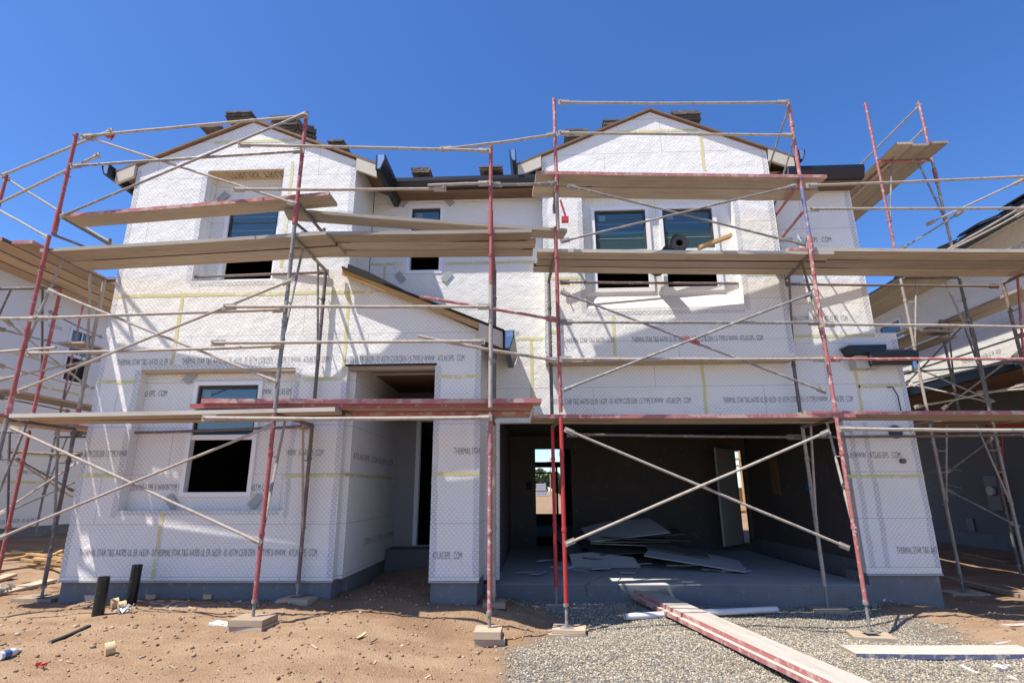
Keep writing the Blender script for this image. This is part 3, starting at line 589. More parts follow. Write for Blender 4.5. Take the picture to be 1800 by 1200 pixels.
# ------------------------------------------------------------------ neighbours
NR = thing('neighbour_house', 'white foam clad house beyond the right side scaffolding, dark under its eaves', 'house', (12,14,0))
NW = wall('upper_wall', [(7.0,3.95),(24,3.95),(24,6.75),(7.0,6.75)], [rect(14.35,15.35,4.9,6.0)], 'X', 9.7, .15, 'foam', NR, 'dark')
wall('lower_wall', [(7.0,.55),(24,.55),(24,3.9),(7.0,3.9)], [], 'X', 11.0, .15, 'shade_dark_grey', NR)
MB().box((11.02,7.0,-.3),(11.3,24,.548)).build('foundation','concrete',NR)
MB().box((9.72,7.0,3.86),(11.0,24,3.92)).build('soffit','sheath',NR)
MB().box((9.36,7.0,3.80),(9.40,24,3.95)).box((9.41,7.0,3.85),(9.71,24,3.87)).build('fascia','sheath',NR)
MB().box((9.25,7.0,3.82),(9.355,24,3.99)).build('gutter','black',NR)
MB().prism([(9.3,7,3.99),(9.7,7,4.12),(9.7,7,4.16),(9.3,7,4.03)],(0,17,0)).build('skirt_roof','slate',NR)
MB().prism([(9.15,6.6,6.60),(14.5,6.6,8.9),(14.5,6.6,8.95),(9.15,6.6,6.65)],(0,17.5,0)).build('roof','slate',NR)
MB().prism([(9.17,6.65,6.55),(9.70,6.65,6.75),(9.70,6.65,6.77),(9.17,6.65,6.585)],(0,17.4,0)).build('soffit','orangefoam',NR)
MB().box((9.12,6.6,6.46),(9.16,24,6.60)).build('fascia','cream',NR)
MB().box((8.98,6.6,6.47),(9.115,24,6.64)).build('gutter','black',NR)
wn = MB(); wn.box((9.67,14.35,4.9),(9.75,14.42,6.0)); wn.box((9.67,15.28,4.9),(9.75,15.35,6.0)); wn.box((9.67,14.42,5.93),(9.75,15.28,6.0)); wn.box((9.67,14.42,4.9),(9.75,15.28,4.97)); wn.box((9.67,14.42,5.42),(9.75,15.28,5.49)); wn = wn.build('window','vinyl',NR)
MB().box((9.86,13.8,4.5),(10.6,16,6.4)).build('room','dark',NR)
MB().box((9.71,14.42,5.49),(9.72,15.28,5.93)).build('pane','glass',wn)
p = at(1753,862,X=10.98); mt = MB(); mt.box((10.86,p.y-.2,p.z-.45),(10.995,p.y+.2,p.z+.35)); mt = mt.build('meter_box','meter',NR); MB().tube([(10.80,p.y,p.z),(10.86,p.y,p.z)],.11,16).build('dial','patch',mt)
for (u,v) in ((1707,922),(1779,952)): p = at(u,v,X=10.99); MB().box((10.97,p.y-.12,p.z-.16),(10.998,p.y+.12,p.z+.16)).build('patch','meter',NR)
write(NW,'THERMAL STAR T&G AA705 UL ER 16529',1692,640,1765,None,.09,9.7,-1)
for i,(u,v) in enumerate(((1790,372),(1765,388),(1740,402),(1690,432),(1660,436))):
    q = at(u,v,Y=9.6+i*.8)
    st = thing('tile_stack', ['nearest','second nearest','middle','second farthest','farthest'][i]+' of the black tile piles along the eave of the right hand house','tile stack',(9.55+.0*i,9.0+i*1.15,6.80),'black tile piles on the right hand roof')
    for kk in range(6):
        m_ = MB(); m_.obox((9.6+random.uniform(-.04,.04),9.0+i*1.15+random.uniform(-.05,.05),6.82+kk*.05),(.22,0,.09),(0,.3,0),(-.006,0,.016)); m_.build('tile','slate',st)
NL = thing('neighbour_house', 'white foam clad house seen through the left side scaffolding, dark roof on top', 'house', (-14,16,0))
NLW = wall('side_wall', [(9,.85),(26,.85),(26,6.7),(9,6.7)], [rect(13.3,14.15,4.35,5.78)], 'X', -12, -.15, 'foam_far', NL, 'dark')
MB().box((-12.3,9,-.2),(-12.02,26,.848)).build('foundation','concrete',NL)
MB().prism([(-11.5,8.6,6.62),(-17,8.6,9.0),(-17,8.6,9.05),(-11.5,8.6,6.67)],(0,18,0)).build('roof','slate',NL)
MB().prism([(-11.52,8.65,6.58),(-12.02,8.65,6.78),(-12.02,8.65,6.80),(-11.52,8.65,6.615)],(0,17.8,0)).build('soffit','sheath',NL)
MB().box((-11.5,8.6,6.44),(-11.38,26.5,6.63)).build('gutter','black',NL)
wn = MB(); wn.box((-12.05,13.3,4.35),(-11.97,13.36,5.78)); wn.box((-12.05,14.09,4.35),(-11.97,14.15,5.78)); wn.box((-12.05,13.36,5.72),(-11.97,14.09,5.78)); wn.box((-12.05,13.36,4.35),(-11.97,14.09,4.41)); wn.box((-12.05,13.36,5.02),(-11.97,14.09,5.10)); wn = wn.build('window','vinyl',NL)
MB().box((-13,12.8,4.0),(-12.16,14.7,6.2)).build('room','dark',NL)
MB().box((-12.04,13.36,5.10),(-12.03,14.09,5.72)).build('pane','glass',wn)
mu = MB(); mu.box((-12.02,13.71,5.10),(-12.0,13.735,5.72)); mu.box((-12.02,13.36,5.40),(-12.0,14.09,5.425)); mu.build('glazing_bar','vinyl',wn)
for s in (('SECTION 8 UL ER 16529',85,573,110),('THERMAL STAR T&G AA705',28,832,85),('LUL ER 16529 - 01 ASTM C578',0,920,70)): write(NLW, s[0], s[1], s[2], s[3], None, .09, -12)
for t in ((0,600,110,655),(60,680,150,693),(30,795,120,805),(0,848,90,846)):
    a = at(t[0],t[1],X=-12); b = at(t[2],t[3],X=-12); z = (a.z+b.z)/2; MB().box((-12,min(a.y,b.y),z-.03),(-11.996,max(a.y,b.y),z+.03)).build('seam_tape','tape',NLW)

# ------------------------------------------------------------------ scaffolding
def frame(label, o, d, w, z0, z1, ztop=None, zin=None, outer='red', inner='grey', bearer='rust', brace='grey', base=None, group='scaffold frames along the front', braces=True, sleeve=True, name='scaffold', low_arm=None):
    "one lift: two posts, a bearer, two slanting struts with rungs, jacks or coupling sleeves"
    o = Vector((o[0],o[1],0)); d = Vector((d[0],d[1],0)).normalized(); R = .024
    t = thing(name, label, 'scaffold', (o.x,o.y,z0), group); up = Vector((0,0,1)); i = o+d*w; ztop = ztop or z1; zin = zin or z1
    def seg(pa, zb, mat):
        mats = mat if isinstance(mat,(list,tuple)) else [mat]
        mb = MB()
        cuts = [z0]+[zc for _,zc in mats[:-1]]+[zb] if len(mats)>1 else [z0,zb]
        for q in range(len(cuts)-1): mb.tube([pa+up*cuts[q],pa+up*cuts[q+1]],R,10,q)
        for zz_ in (.42,1.25):
            q_ = pa+up*(max(zb-zz_,z0+.15)); mb.tube([q_-Vector((0,.055,0)),q_+Vector((0,.055,0))],.008,6,len(mats)-1 if zz_<1 else 0); mb.tube([q_-up*.02,q_+up*.02],R+.006,10,len(mats)-1 if zz_<1 else 0)
        return mb.build('post',[x if isinstance(x,str) else x[0] for x in mats],t)
    po = seg(o, ztop, outer); pi = seg(i, zin, inner)
    if z1: 
        MB().tube([o+up*z1,i+up*z1],.022,9).build('bearer',bearer,t)
    if low_arm: MB().tube([o+up*low_arm,i+up*low_arm],.02,8).build('bearer',bearer,t)
    if braces:
        for (p,s) in ((o,1),(i,-1)):
            top = p+d*(w*.27)*s+up*z1; bot = p+d*(.035)*s+up*(z1-1.15); m_ = MB(); m_.tube([top,bot,bot-up*.12],.016,8)
            for h in (.45,.8): 
                a = p+up*(z1-h); f_ = (h/1.15); m_.tube([a, p+d*s*(w*.27*(1-f_)+.035*f_)+up*(z1-h)],.008,6)
            for h in (.3,1.3): m_.tube([p+up*(z1-h)-d*s*.05,p+up*(z1-h)],.007,5)
            m_.build('strut',brace,t)
    if base:
        for p,zb in ((o,base[0]),(i,base[1])):
            m_ = MB(); m_.tube([p+up*(zb+.006),p+up*(z0+.02)],.017,8); m_.tube([p+up*(z0-.03),p+up*(z0-.0)],.032,8); m_.box((p.x-.07,p.y-.07,zb),(p.x+.07,p.y+.07,zb+.008)); m_.build('base_jack','grey',t)
    elif sleeve:
        for p in (o,i):
            MB().tube([p+up*(z0-.02),p+up*(z0+.2)],.031,10).tube([p+up*(z0+.05)-d*.05,p+up*(z0+.05)+d*.05],.008,6).build('sleeve','pink',t)
    return t
FW = 1.02
ST = {'a':(-6.10,6.17),'b':(-2.87,6.00),'c':(-.49,6.13),'d':(.31,6.57),'e':(3.63,6.83),'f':(6.98,7.05)}
ZB1, ZB2 = 2.43, 4.555
dp = {'a':(-.03,1),'b':(.02,1),'c':(-.03,1),'d':(-.07,1),'e':(.06,1),'f':(.05,1)}
def mk(k, lift, label, **kw):
    return frame(label, ST[k], dp[k], FW, *((lift[0]),(lift[1])), **kw)
mk('a',(.50,ZB1),'ground level frame at the left end of the front scaffold, grey posts',outer=['grey'],inner='darktube',bearer='darktube',brace='grey',base=(.40,.38))
mk('b',(.55,ZB1),'ground level frame right of the lower left window, red outer post',outer='red',inner='rust',bearer='rust',brace='crust',base=(.385,.42))
mk('c',(.42,ZB1),'ground level frame in front of the pillar between porch and garage',outer='pink',inner='crust',bearer='rust',brace='rust',base=(.225,.27),braces=False)
mk('d',(.42,ZB1),'ground level frame with bright red posts at the left of the garage mouth',outer='bright_red',inner='bright_red',bearer='rust',brace='red',base=(.18,.16),braces=False)
mk('e',(.40,ZB1),'ground level frame before the right end of the garage mouth',outer='pink',inner='crust',bearer='rust',brace='crust',base=(.09,.07))
mk('f',(.40,ZB1),'ground level frame at the right edge of the picture',outer='pink',inner='crust',bearer='rust',brace='crust',base=(.06,.05))
mk('a',(2.5,ZB2),'middle lift frame at the left end of the front scaffold, red outer post',ztop=4.75,outer='red',inner='crust',bearer='rust',brace='crust')
mk('b',(2.5,ZB2),'middle lift frame beside the porch roof, bare grey posts',ztop=4.75,outer='grey',inner='darktube',bearer='grey',brace='grey',sleeve=False)
mk('c',(2.5,ZB2),'middle lift frame at the low end of the porch roof, grey below and red above',ztop=4.75,outer=[('crust',3.95),'red'],inner='darktube',bearer='rust',brace='grey',braces=False,sleeve=False)
mk('d',(2.5,ZB2),'middle lift frame left of the twin windows, solid red outer post',ztop=4.9,outer='red',inner='darktube',bearer='rust',brace='grey',braces=False,sleeve=False)
mk('e',(2.5,ZB2),'middle lift frame right of the twin windows, pale red outer post',ztop=4.7,outer='pink',inner='darktube',bearer='rust',brace='rust',sleeve=False)
mk('f',(2.5,ZB2),'middle lift frame at the right edge of the picture, brown bearer under the planks',outer='pink',inner='rust',bearer='rust',brace='red')
# guard lifts
def guard(label, p, z0, z1, mat, armz=None, arml=.85, d=(0,1), zarm_low=None, low=None):
    p = Vector((p[0],p[1],0)); up = Vector((0,0,1)); d = Vector((d[0],d[1],0)).normalized()
    t = thing('guard_post', label, 'scaffold post', (p.x,p.y,z0), 'guard posts at the top of the scaffold')
    m_ = MB(); mats = mat if isinstance(mat,list) else [mat]; cuts = [z0]+[c for _,c in mats[:-1]]+[z1]
    for q in range(len(cuts)-1): m_.tube([p+up*cuts[q],p+up*cuts[q+1]],.024,10,q)
    for h in (.05,.62): m_.tube([p+up*(z1-h)-d*.06,p+up*(z1-h)+d*.06],.008,6,len(mats)-1)
    m_.build('post',[x if isinstance(x,str) else x[0] for x in mats],t)
    if low: MB().tube([p+up*low,p+up*(low+.32)],.033,10).build('sleeve','red',t)
    if armz:
        m_ = MB(); m_.tube([p+up*armz,p+d*arml+up*armz],.022,8); m_.tube([p+d*arml+up*(armz-.06),p+d*arml+up*(armz+.08)],.024,8)
        m_.tube([p+up*(armz-.28),p+d*(arml*.55)+up*(armz-.22)],.018,8); m_.build('side_bracket','darktube',t)
    return t
guard('red guard post at the left end of the scaffold top with dark side bracket',(-6.05,6.17),4.76,at(140,235,Y=6.17).z,[('blue',4.95),'red'],5.04,.88,low=4.78)
guard('red guard post in front of the left gable tile stacks, dark side bracket below',(-2.87,6.00),4.76,at(537,197,Y=6.0).z,[('grey',4.8),'red'],5.04,.88,low=4.74)
guard('shorter red guard post standing before the low middle roof',(-.50,6.13),4.70,5.83,'red',low=4.60)
t = guard('tall red guard post left of the right gable',(.34,6.57),4.85,6.86,[('crust',5.40),'pink'],5.64,.9,low=5.40)
t = frame('guard frame right of the twin windows with blue outer post and short red inner post',(3.65,6.83),(.06,1),1.0,4.62,5.62,ztop=6.91,zin=6.35,outer=[('blue',5.55),'pink'],inner=[('blue',5.1),'pink'],bearer='pink',braces=False,low_arm=5.20,group='guard posts at the top of the scaffold')
MB().tube([(3.65,6.83,6.80),(3.70,7.78,6.42)],.014,7).tube([(3.65,6.83,6.28),(3.72,7.80,5.80)],.014,7).build('end_rail','grey',t)
t2 = MB(); t2.tube([(.34,6.6,6.83),(.30,7.2,6.70),(.29,7.5,6.60)],.012,7); t2.build('end_rail','grey',t) if False else None
# rails
def rail(label, pts, mat='crust', r=.0185, ends=(1,1), name='guard_rail', cat='scaffold tube', group='scaffold rails along the front', sag=.012):
    P = [Vector(p) for p in pts]
    if len(P) == 2:
        a,b = P; n = 8; ph = random.uniform(-1,1)
        P = [a+(b-a)*(i/n)+Vector((0,0,-math.sin(math.pi*i/n)*sag*(.4+ph)+random.uniform(-.0025,.0025))) for i in range(n+1)]
    m_ = MB(); m_.tube(P,r,9)
    for e,(p,q) in zip(ends,((P[0],P[1]),(P[-1],P[-2]))):
        if e:
            d = (q-p).normalized(); s = d.cross(Vector((0,1,0)))
            s = Vector((0,0,1)) if s.length < .1 else s.normalized()
            m_.obox(p+d*.045, d*.075, s*.036, d.cross(s)*.007); m_.tube([p-Vector((0,.05,0)),p+Vector((0,.05,0))],.011,6)
    o = m_.build(name, mat); return tag(o, label, cat, group)
def yl(key, dy=-.04): return ST[key][1]+dy
def R2(label, u0, v0, k0, u1, v1, k1, mat='crust', **kw):
    y0 = ST[k0][1]-.045 if isinstance(k0,str) else k0; y1 = ST[k1][1]-.045 if isinstance(k1,str) else k1
    return rail(label, [at(u0,v0,Y=y0), at(u1,v1,Y=y1)], mat, **kw)
R2('topmost rail over the left gable, ending at the red post before the tiles',146,240,'a',537,204,'b','crust')
R2('second rail from the top across the left gable above the boarded window recess',128,292,'a',531,265,'b','grey')
R2('bent top rail from the left gable face to the short red guard post',423,255,5.85,858,265,'c','crust')
R2('rising top rail crossing open sky to the tall red post of the right gable',778,262,6.07,976,236,'d','crust')
R2('rail passing right across the low middle gutter from the left gable',413,333,5.85,780,332,6.05,'crust')
R2('short rail lapped onto the middle gutter rail',752,326,6.02,858,322,'c','crust',ends=(0,1))
R2('rail just under the black middle gutter ending at the tall red post',866,324,6.13,977,322,'d','grey')
R2('top rail of the right scaffold bay above the right gable peak',985,180,'d',1382,180,'e','crust')
R2('second rail of the right bay cutting across the right gable face',985,234,'d',1392,238,'e','crust')
R2('rail above the upper right deck running out of the picture to the right',1421,326,'e',1830,309,'f','crust',ends=(1,0))
R2('rail across the shaded wall right of the twin windows and on past the tower',1424,367,'e',1830,366,'f','crust',ends=(1,0))
R2('upper middle rail below the left deck, ending at the bare grey post',68,559,'a',497,544,'b','crust')
R2('lower middle rail crossing the lettering of the left wall',52,621,'a',495,608,'b','crust')
R2('stub of rail entering from the left edge at the upper middle height',-40,561,6.3,64,560,'a','crust',ends=(0,1))
R2('stub of rail entering from the left edge and overshooting the left end post',-40,620,6.3,98,611,'a','crust',ends=(0,0))
R2('long rail from the lower left wall across the porch to the pillar post',376,603,5.87,848,600,'c','crust')
R2('long rail across the porch rake board to the pillar post',397,539,5.87,858,539,'c','crust')
R2('loose red tipped rail slanting down over the porch roof to the red post',738,522,6.05,977,562,'d','pink',ends=(0,1))
R2('loose pale rail slanting past the porch gutter to the red post',735,591,6.05,976,633,'d','crust',ends=(0,1))
R2('rail across the lit panel below the twin windows',988,566,'d',1437,567,'e','grey')
R2('rail along the bay ledge above the garage header',988,631,'d',1446,631,'e','crust')
R2('rail right of the bay at the height of the skirt roof top',1450,570,'e',1840,575,'f','crust',ends=(1,0))
R2('pinkish rail passing in front of the skirt roof gutter',1460,631,'e',1840,631,'f','pink',ends=(1,0))
R2('white crusted rail under the red planks before the porch opening',360,735,5.87,860,734,'c','crust',r=.022)
R2('white crusted rail under the lower right deck',1478,753,'e',1840,756,'f','crust',r=.022,ends=(1,0))
gi = 'inner scaffold rails close to the wall'
def RI(label,u0,v0,k0,u1,v1,k1,mat='rust',**kw):
    return rail(label,[at(u0,v0,Y=ST[k0][1]+FW+.04),at(u1,v1,Y=ST[k1][1]+FW+.04)],mat,group=gi,**kw)
RI('dark inner rail crossing below the upper left window',189,492,'a',574,478,'b','rust')
RI('brown inner rail across the lower left window sash',129,762,'a',544,749,'b','rust')
RI('dark inner rail below the twin windows',987,496,'d',1374,498,'e','rust')
RI('dark inner rail right of the bay running towards the right hand frame',1372,499,'e',1752,503,'f','rust')
RI('brown inner rail across the dark garage mouth',1000,763,'d',1398,768,'e','rust')
RI('brown inner rail across the right pier',1398,768,'e',1812,763,'f','rust')
# cross braces
def cross(label, a, b, c, d, mat='crust', pivot=None, mat2=None, group='crossed braces of the scaffold'):
    a,b,c,d = map(Vector,(a,b,c,d)); t = thing('cross_brace', label, 'cross brace', (a+b)/2, group)
    for p,q,mm in ((a,b,mat),(c,d,mat2 or mat)):
        m_ = MB(); m_.tube([p+(q-p)*(i/6)+Vector((0,0,random.uniform(-.003,.003))) for i in range(7)],.0155,8)
        for x,y in ((p,q),(q,p)):
            e = (y-x).normalized(); s = e.cross(Vector((0,1,0)))
            s = Vector((0,0,1)) if s.length < .1 else s.normalized()
            m_.obox(x+e*.04,e*.06,s*.03,e.cross(s)*.006)
        m_.build('tube',mm,t)
    if pivot:
        p = (a+b)/2; MB().obox(p-Vector((0,.02,0)),(b-a).normalized()*.1,Vector((0,.012,0)),Vector((0,0,.028))).build('pivot',pivot,t)
    return t
def X2(label,u0,v0,k0,u1,v1,k1,u2,v2,u3,v3,mat='crust',**kw):
    y0 = ST[k0][1]-.03; y1 = ST[k1][1]-.03
    return cross(label,at(u0,v0,Y=y0),at(u1,v1,Y=y1),at(u2,v2,Y=y0-.035),at(u3,v3,Y=y1-.035),mat,**kw)
X2('crossed braces over the left gable between the two guard posts',155,242,'a',518,358,'b',108,380,535,200,'crust',mat2='grey')
X2('crossed braces over the left wall between the two decks',86,510,'a',484,670,'b',34,686,511,493,'crust')
X2('long crossed braces in front of the lower left window',20,752,'a',457,953,'b',-4,946,479,747,'crust')
X2('crossed braces in front of the twin windows',1000,327,'d',1414,430,'e',988,424,1398,326,'grey')
X2('crossed braces below the twin windows with a red pivot',988,514,'d',1450,688,'e',990,685,1425,516,'grey',pivot='red')
X2('big pale crossed braces across the garage mouth',995,755,'d',1490,962,'e',996,955,1456,758,'crust')
# planks
def plank(label, a, b, w, t=.045, edge='plank', top='greytop', name='scaffold_plank', cat='plank', group='scaffold planks', side=1, ends=None, chip=0.):
    "a, b: ends of the upper front edge; the board lies behind that edge"
    a = Vector(a); b = Vector(b); x = (b-a).normalized(); L = (b-a).length; y = Vector((0,0,1)).cross(x).normalized()*side; z = x.cross(y)*side
    N = 8; me = bpy.data.meshes.new(name); vs = []; fs = []; mi = []
    for i in range(N+1):
        X = L*i/N; dz = -.006*math.sin(math.pi*i/N)
        j0 = random.uniform(-chip,chip) if i in (0,N) else 0; j1 = random.uniform(-chip,chip) if i in (0,N) else 0
        vs += [(X+j0,0,dz),(X+j1,w,dz),(X+j1,w,dz-t),(X+j0,0,dz-t)]
    for i in range(N):
        q = 4*i; fs += [(q,q+4,q+5,q+1),(q+1,q+5,q+6,q+2),(q+2,q+6,q+7,q+3),(q+3,q+7,q+4,q)]; mi += [1,2,0,2]
    fs += [(0,1,2,3),(4*N+3,4*N+2,4*N+1,4*N)]; mi += [3,3]
    me.from_pydata(vs,[],fs)
    for mm in ('plank',top,edge,ends or 'plank'): me.materials.append(M[mm])
    me.polygons.foreach_set('material_index',mi)
    bmm = bmesh.new(); bmm.from_mesh(me); bmesh.ops.recalc_face_normals(bmm,faces=bmm.faces); bmm.to_mesh(me); bmm.free(); me.update()
    o = bpy.data.objects.new(name,me); C.objects.link(o)
    mat = Matrix((x,y,z)).transposed().to_4x4(); mat.translation = a; o.matrix_world = mat
    return tag(o,label,cat,group)
def deck(labels, a, b, w, gap=.026, edge='greytop', jit=.03, **kw):
    a = Vector(a); b = Vector(b); x = (b-a).normalized(); y = Vector((0,0,1)).cross(x)
    for i,l in enumerate(labels):
        s = y*(i*(w+gap)); j = x*random.uniform(-jit,jit)
        plank(l, a+s+j, b+s+j*random.uniform(-1,1)+Vector((0,0,-.008*i+random.uniform(-.006,.006))), w, edge=edge if i==0 else 'shade_dark_wood', **kw)
z2 = 4.62
deck(['front plank of the upper left deck, below the left gable window','back plank of the upper left deck, nearest the left gable window'],at(75,437,Y=6.20),at(575,406,Y=5.99),.30,chip=.02)
deck(['front plank of the deck before the middle window','centre plank of the deck before the middle window','back plank of the deck before the middle window'],at(527,407,Y=6.07),at(937,403,Y=6.14),.205,chip=.03)
deck(['front plank of the deck under the twin windows','centre plank of the deck under the twin windows, blackened underneath','back plank of the deck under the twin windows'],(.06,6.60,z2),(3.95,6.88,z2),.215,chip=.02)
deck(['front plank of the upper deck running off the right edge','centre plank of the upper deck running off the right edge','back plank of the upper deck running off the right edge'],(3.62,6.86,z2+.047),(7.3,7.10,z2+.047),.265,chip=.02)
plank('small red block lying where the two upper right decks meet',(3.36,6.84,z2+.048),(3.70,6.86,z2+.048),.22,.04,'rededge','rededge',name='packing_board',cat='board',group=None)
deck(['red edged plank on the side brackets over the left gable window'],at(112,376,Y=6.13),at(578,337,Y=6.05),.29,edge='rededge',jit=0)
plank('lone plank slanting from the left bracket past the middle window to the red post',at(500,366,Z=5.11),at(997,402,Z=5.11),.25,edge='greytop')
deck(['red edged front plank of the highest deck before the right gable','plain back plank of the highest deck before the right gable'],(.12,6.52,5.70),(4.02,6.83,5.71),.29,edge='rededge',jit=.06)
deck(['pale front plank of the lower left deck','back plank of the lower left deck'],at(12,727,Y=6.12),at(585,716,Y=5.97),.315,chip=.03)
plank('topmost red edged plank resting over the lower deck by the porch',at(354,700,Z=2.625),at(952,699.5,Z=2.625),.28,.05,'rededge')
plank('second red edged plank lying under the topmost one by the porch',at(337,710,Z=2.572)-Vector((0,.03,0)),at(936,710,Z=2.572)-Vector((0,.03,0)),.30,.05,'red')
plank('inner red edged plank of the lower deck before the porch',(-3.1,6.38,2.515),(-.05,6.55,2.515),.28,.045,'rededge')
deck(['red edged front plank of the deck over the garage mouth','back plank of the deck over the garage mouth'],(-.02,6.66,2.49),(3.9,6.90,2.49),.28,edge='rededge',jit=.0)
deck(['red edged front plank of the lower deck running off the right edge','back plank of the lower deck running off the right edge'],(3.34,6.95,2.535),(7.3,7.2,2.535),.28,edge='rededge',jit=.0)
# roll, offcut and red lever on the upper deck
rl_ = thing('felt_roll','roll of black building felt lying on the deck before the twin windows','felt roll',(2.0,6.85,z2)); p = at(1195,425,Y=6.78)
pts = []
m_ = MB(); m_.tube([(p.x,6.80,z2+.13),(p.x-.10,7.75,z2+.16)],.122,24,cap=False)
for r_,y_ in ((.15,6.80),(.055,6.795)): pass
n = 24; ring = lambda r,y: [(p.x+r*math.cos(2*math.pi*i/n),y,z2+.13+r*math.sin(2*math.pi*i/n)) for i in range(n)]
m_.add(ring(.122,6.80)+ring(.045,6.80),[(i,(i+1)%n,n+(i+1)%n,n+i) for i in range(n)]); m_.add(ring(.045,6.80)+ring(.045,7.2),[(i,(i+1)%n,n+(i+1)%n,n+i) for i in range(n)])
m_.build('roll','felt',rl_); 
for r in (.065,.085,.105): 
    m2 = MB(); m2.add(ring(r,6.797)+ring(r+.006,6.797),[(i,(i+1)%n,n+(i+1)%n,n+i) for i in range(n)]); m2.build('winding','meter',rl_,fix=False)
a = at(1228,436,Y=6.85); b = at(1285,414,Y=6.72); m_ = MB(); d = (b-a).normalized()
m_.obox((a+b)/2,d*((b-a).length/2),Vector((0,.045,0)),d.cross(Vector((0,1,0)))*.022); tag(m_.build('lumber_offcut','lumber'),'short orange lumber offcut beside the black roll on the upper deck','lumber')
p0 = at(985,352,Y=6.5); p1 = at(996,386,Y=6.5); m_ = MB(); m_.tube([p0,p1],.014,8); m_.obox(p1+Vector((-.02,0,-.0)),(.045,0,0),(0,.03,0),(0,0,.035)); tag(m_.build('clamp_handle','bright_red'),'small red lever hanging from the tall red post left of the twin windows','clamp')
# red tape rag and wires
p = at(193,237,Y=6.2); m_ = MB(); m_.obox(p,(.045,0,.004),(0,.03,0),(0,0,.032)); m_.obox(p+Vector((.05,-.01,-.06)),(.01,0,.004),(0,.004,0),(.006,0,.035)); tag(m_.build('warning_tape','bright_red'),'scrap of red and white tape tied to the topmost left rail','tape')

# ---- left return run
LG = 'left side scaffold parts'
def side_frame(label,x,y,w,z0,z1,ztop=None,zin=None,**kw): return frame(label,(x,y),(1,0),w,z0,z1,ztop=ztop,zin=zin,**kw)
side_frame('lower frame of the left return scaffold with a thick red post',-8.05,7.45,1.05,.5,2.43,outer='darktube',inner='red',bearer='darktube',brace='darktube',base=(.4,.4),group=LG)
side_frame('upper frame of the left return scaffold with a thick red post',-8.05,7.45,1.05,2.5,4.55,outer='darktube',inner='red',bearer='darktube',brace='darktube',group=LG)
side_frame('second lower frame back along the left return scaffold',-8.05,10.5,1.05,.6,2.43,outer='grey',inner='grey',bearer='darktube',brace='grey',base=(.5,.5),group=LG)
side_frame('second upper frame back along the left return scaffold',-8.05,10.5,1.05,2.5,4.55,ztop=5.2,outer='grey',inner='red',bearer='darktube',brace='grey',group=LG)
side_frame('upper scaffold frame against the far left house, red below',-11.0,12.4,1.05,2.9,4.9,ztop=6.4,outer='pink',inner='grey',bearer='darktube',brace='grey',group=LG)
side_frame('lower scaffold frame against the far left house',-11.0,12.4,1.05,.8,2.85,outer='grey',inner='red',bearer='darktube',brace='grey',base=(.72,.72),group=LG)
y_ = Vector((0,1,0))
for i,l in enumerate(('outermost plank of the left return deck','second plank from the outside of the left return deck','third plank of the left return deck with a red end','inner red edged plank of the left return deck along the house corner')):
    plank(l,(-7.42+i*.3,6.02+.10*(i%2),z2+.047),(-7.42+i*.3,10.8,z2+.047-.012*(i%2)),.27,edge='rededge' if i==3 else 'shade_dark_wood',ends='rededge',side=-1,group=LG)
for i,l in enumerate(('outer plank of the low left return deck','red edged inner plank of the low left return deck')):
    plank(l,(-6.98+i*.3,6.2,2.535),(-6.98+i*.3,10.7,2.535),.28,edge='rededge' if i else 'plank',ends='rededge',side=-1,group=LG)
for i,l in enumerate(('upper plank along the far left house wall','second upper plank along the far left house wall')):
    plank(l,(-11.0+i*.36,11.9,4.98),(-11.0+i*.36,19,4.98),.3,side=-1,group=LG)
for i,l in enumerate(('lower plank along the far left house wall','second lower plank along the far left house wall')):
    plank(l,(-11.0+i*.36,10.4,3.60),(-11.0+i*.36,19,3.60),.3,side=-1,group=LG)
rail('upper rail entering from the left edge at the left end post',[at(5,308,Y=7.3),at(195,230,Y=6.1)],'crust',group=LG)
rail('second rail entering from the left edge below the top one',[at(-12,362,Y=7.4),at(172,273,Y=6.1)],'crust',group=LG)
cross('crossed braces against the sky at the left edge',at(8,312,Y=7.35),at(195,427,Y=7.2),at(-14,362,Y=7.3),at(84,417,Y=7.0),'crust',group=LG)
guard('stub of red post at the left edge against the sky',(at(6,330,Y=7.3).x,7.3),3.9,at(6,308,Y=7.3).z,'red',d=(1,0))
rail('rail slanting down in front of the far left house window',[at(88,548,Y=9.5),at(178,592,Y=12)],'grey',group=LG,r=.016)
rail('brown rail passing the far left house window',[at(0,578,Y=8.0),at(170,620,Y=11)],'grey',group=LG,r=.016)
rail('pale rail slanting down from the left end behind the posts',[at(10,562,Y=8.2),at(152,678,Y=9.2)],'crust',group=LG,r=.016)
rail('thin pale rail low across the far left wall',[at(0,642,Y=8.0),at(165,682,Y=11)],'crust',group=LG,r=.014)
rail('pale rail rising from the left edge to the house corner',[at(-5,668,Y=6.9),at(175,631,Y=7.2)],'crust',group=LG,r=.016)
rail('dark rail below the far left wall window',[at(0,698,Y=8.6),at(120,722,Y=11)],'darktube',group=LG,r=.016)
rail('reddish rail low behind the left end frame',[at(18,792,Y=8.2),at(140,798,Y=8.3)],'rust',group=LG)
cross('thin crossed braces low against the far left wall',at(20,803,Y=8.3),at(125,872,Y=9.6),at(-5,905,Y=8.3),at(135,813,Y=9.2),'crust',group=LG)
cross('dark crossed braces low against the far left wall',at(30,806,Y=9.4),at(128,862,Y=10.4),at(6,903,Y=9.3),at(128,848,Y=10.4),'darktube',group=LG)

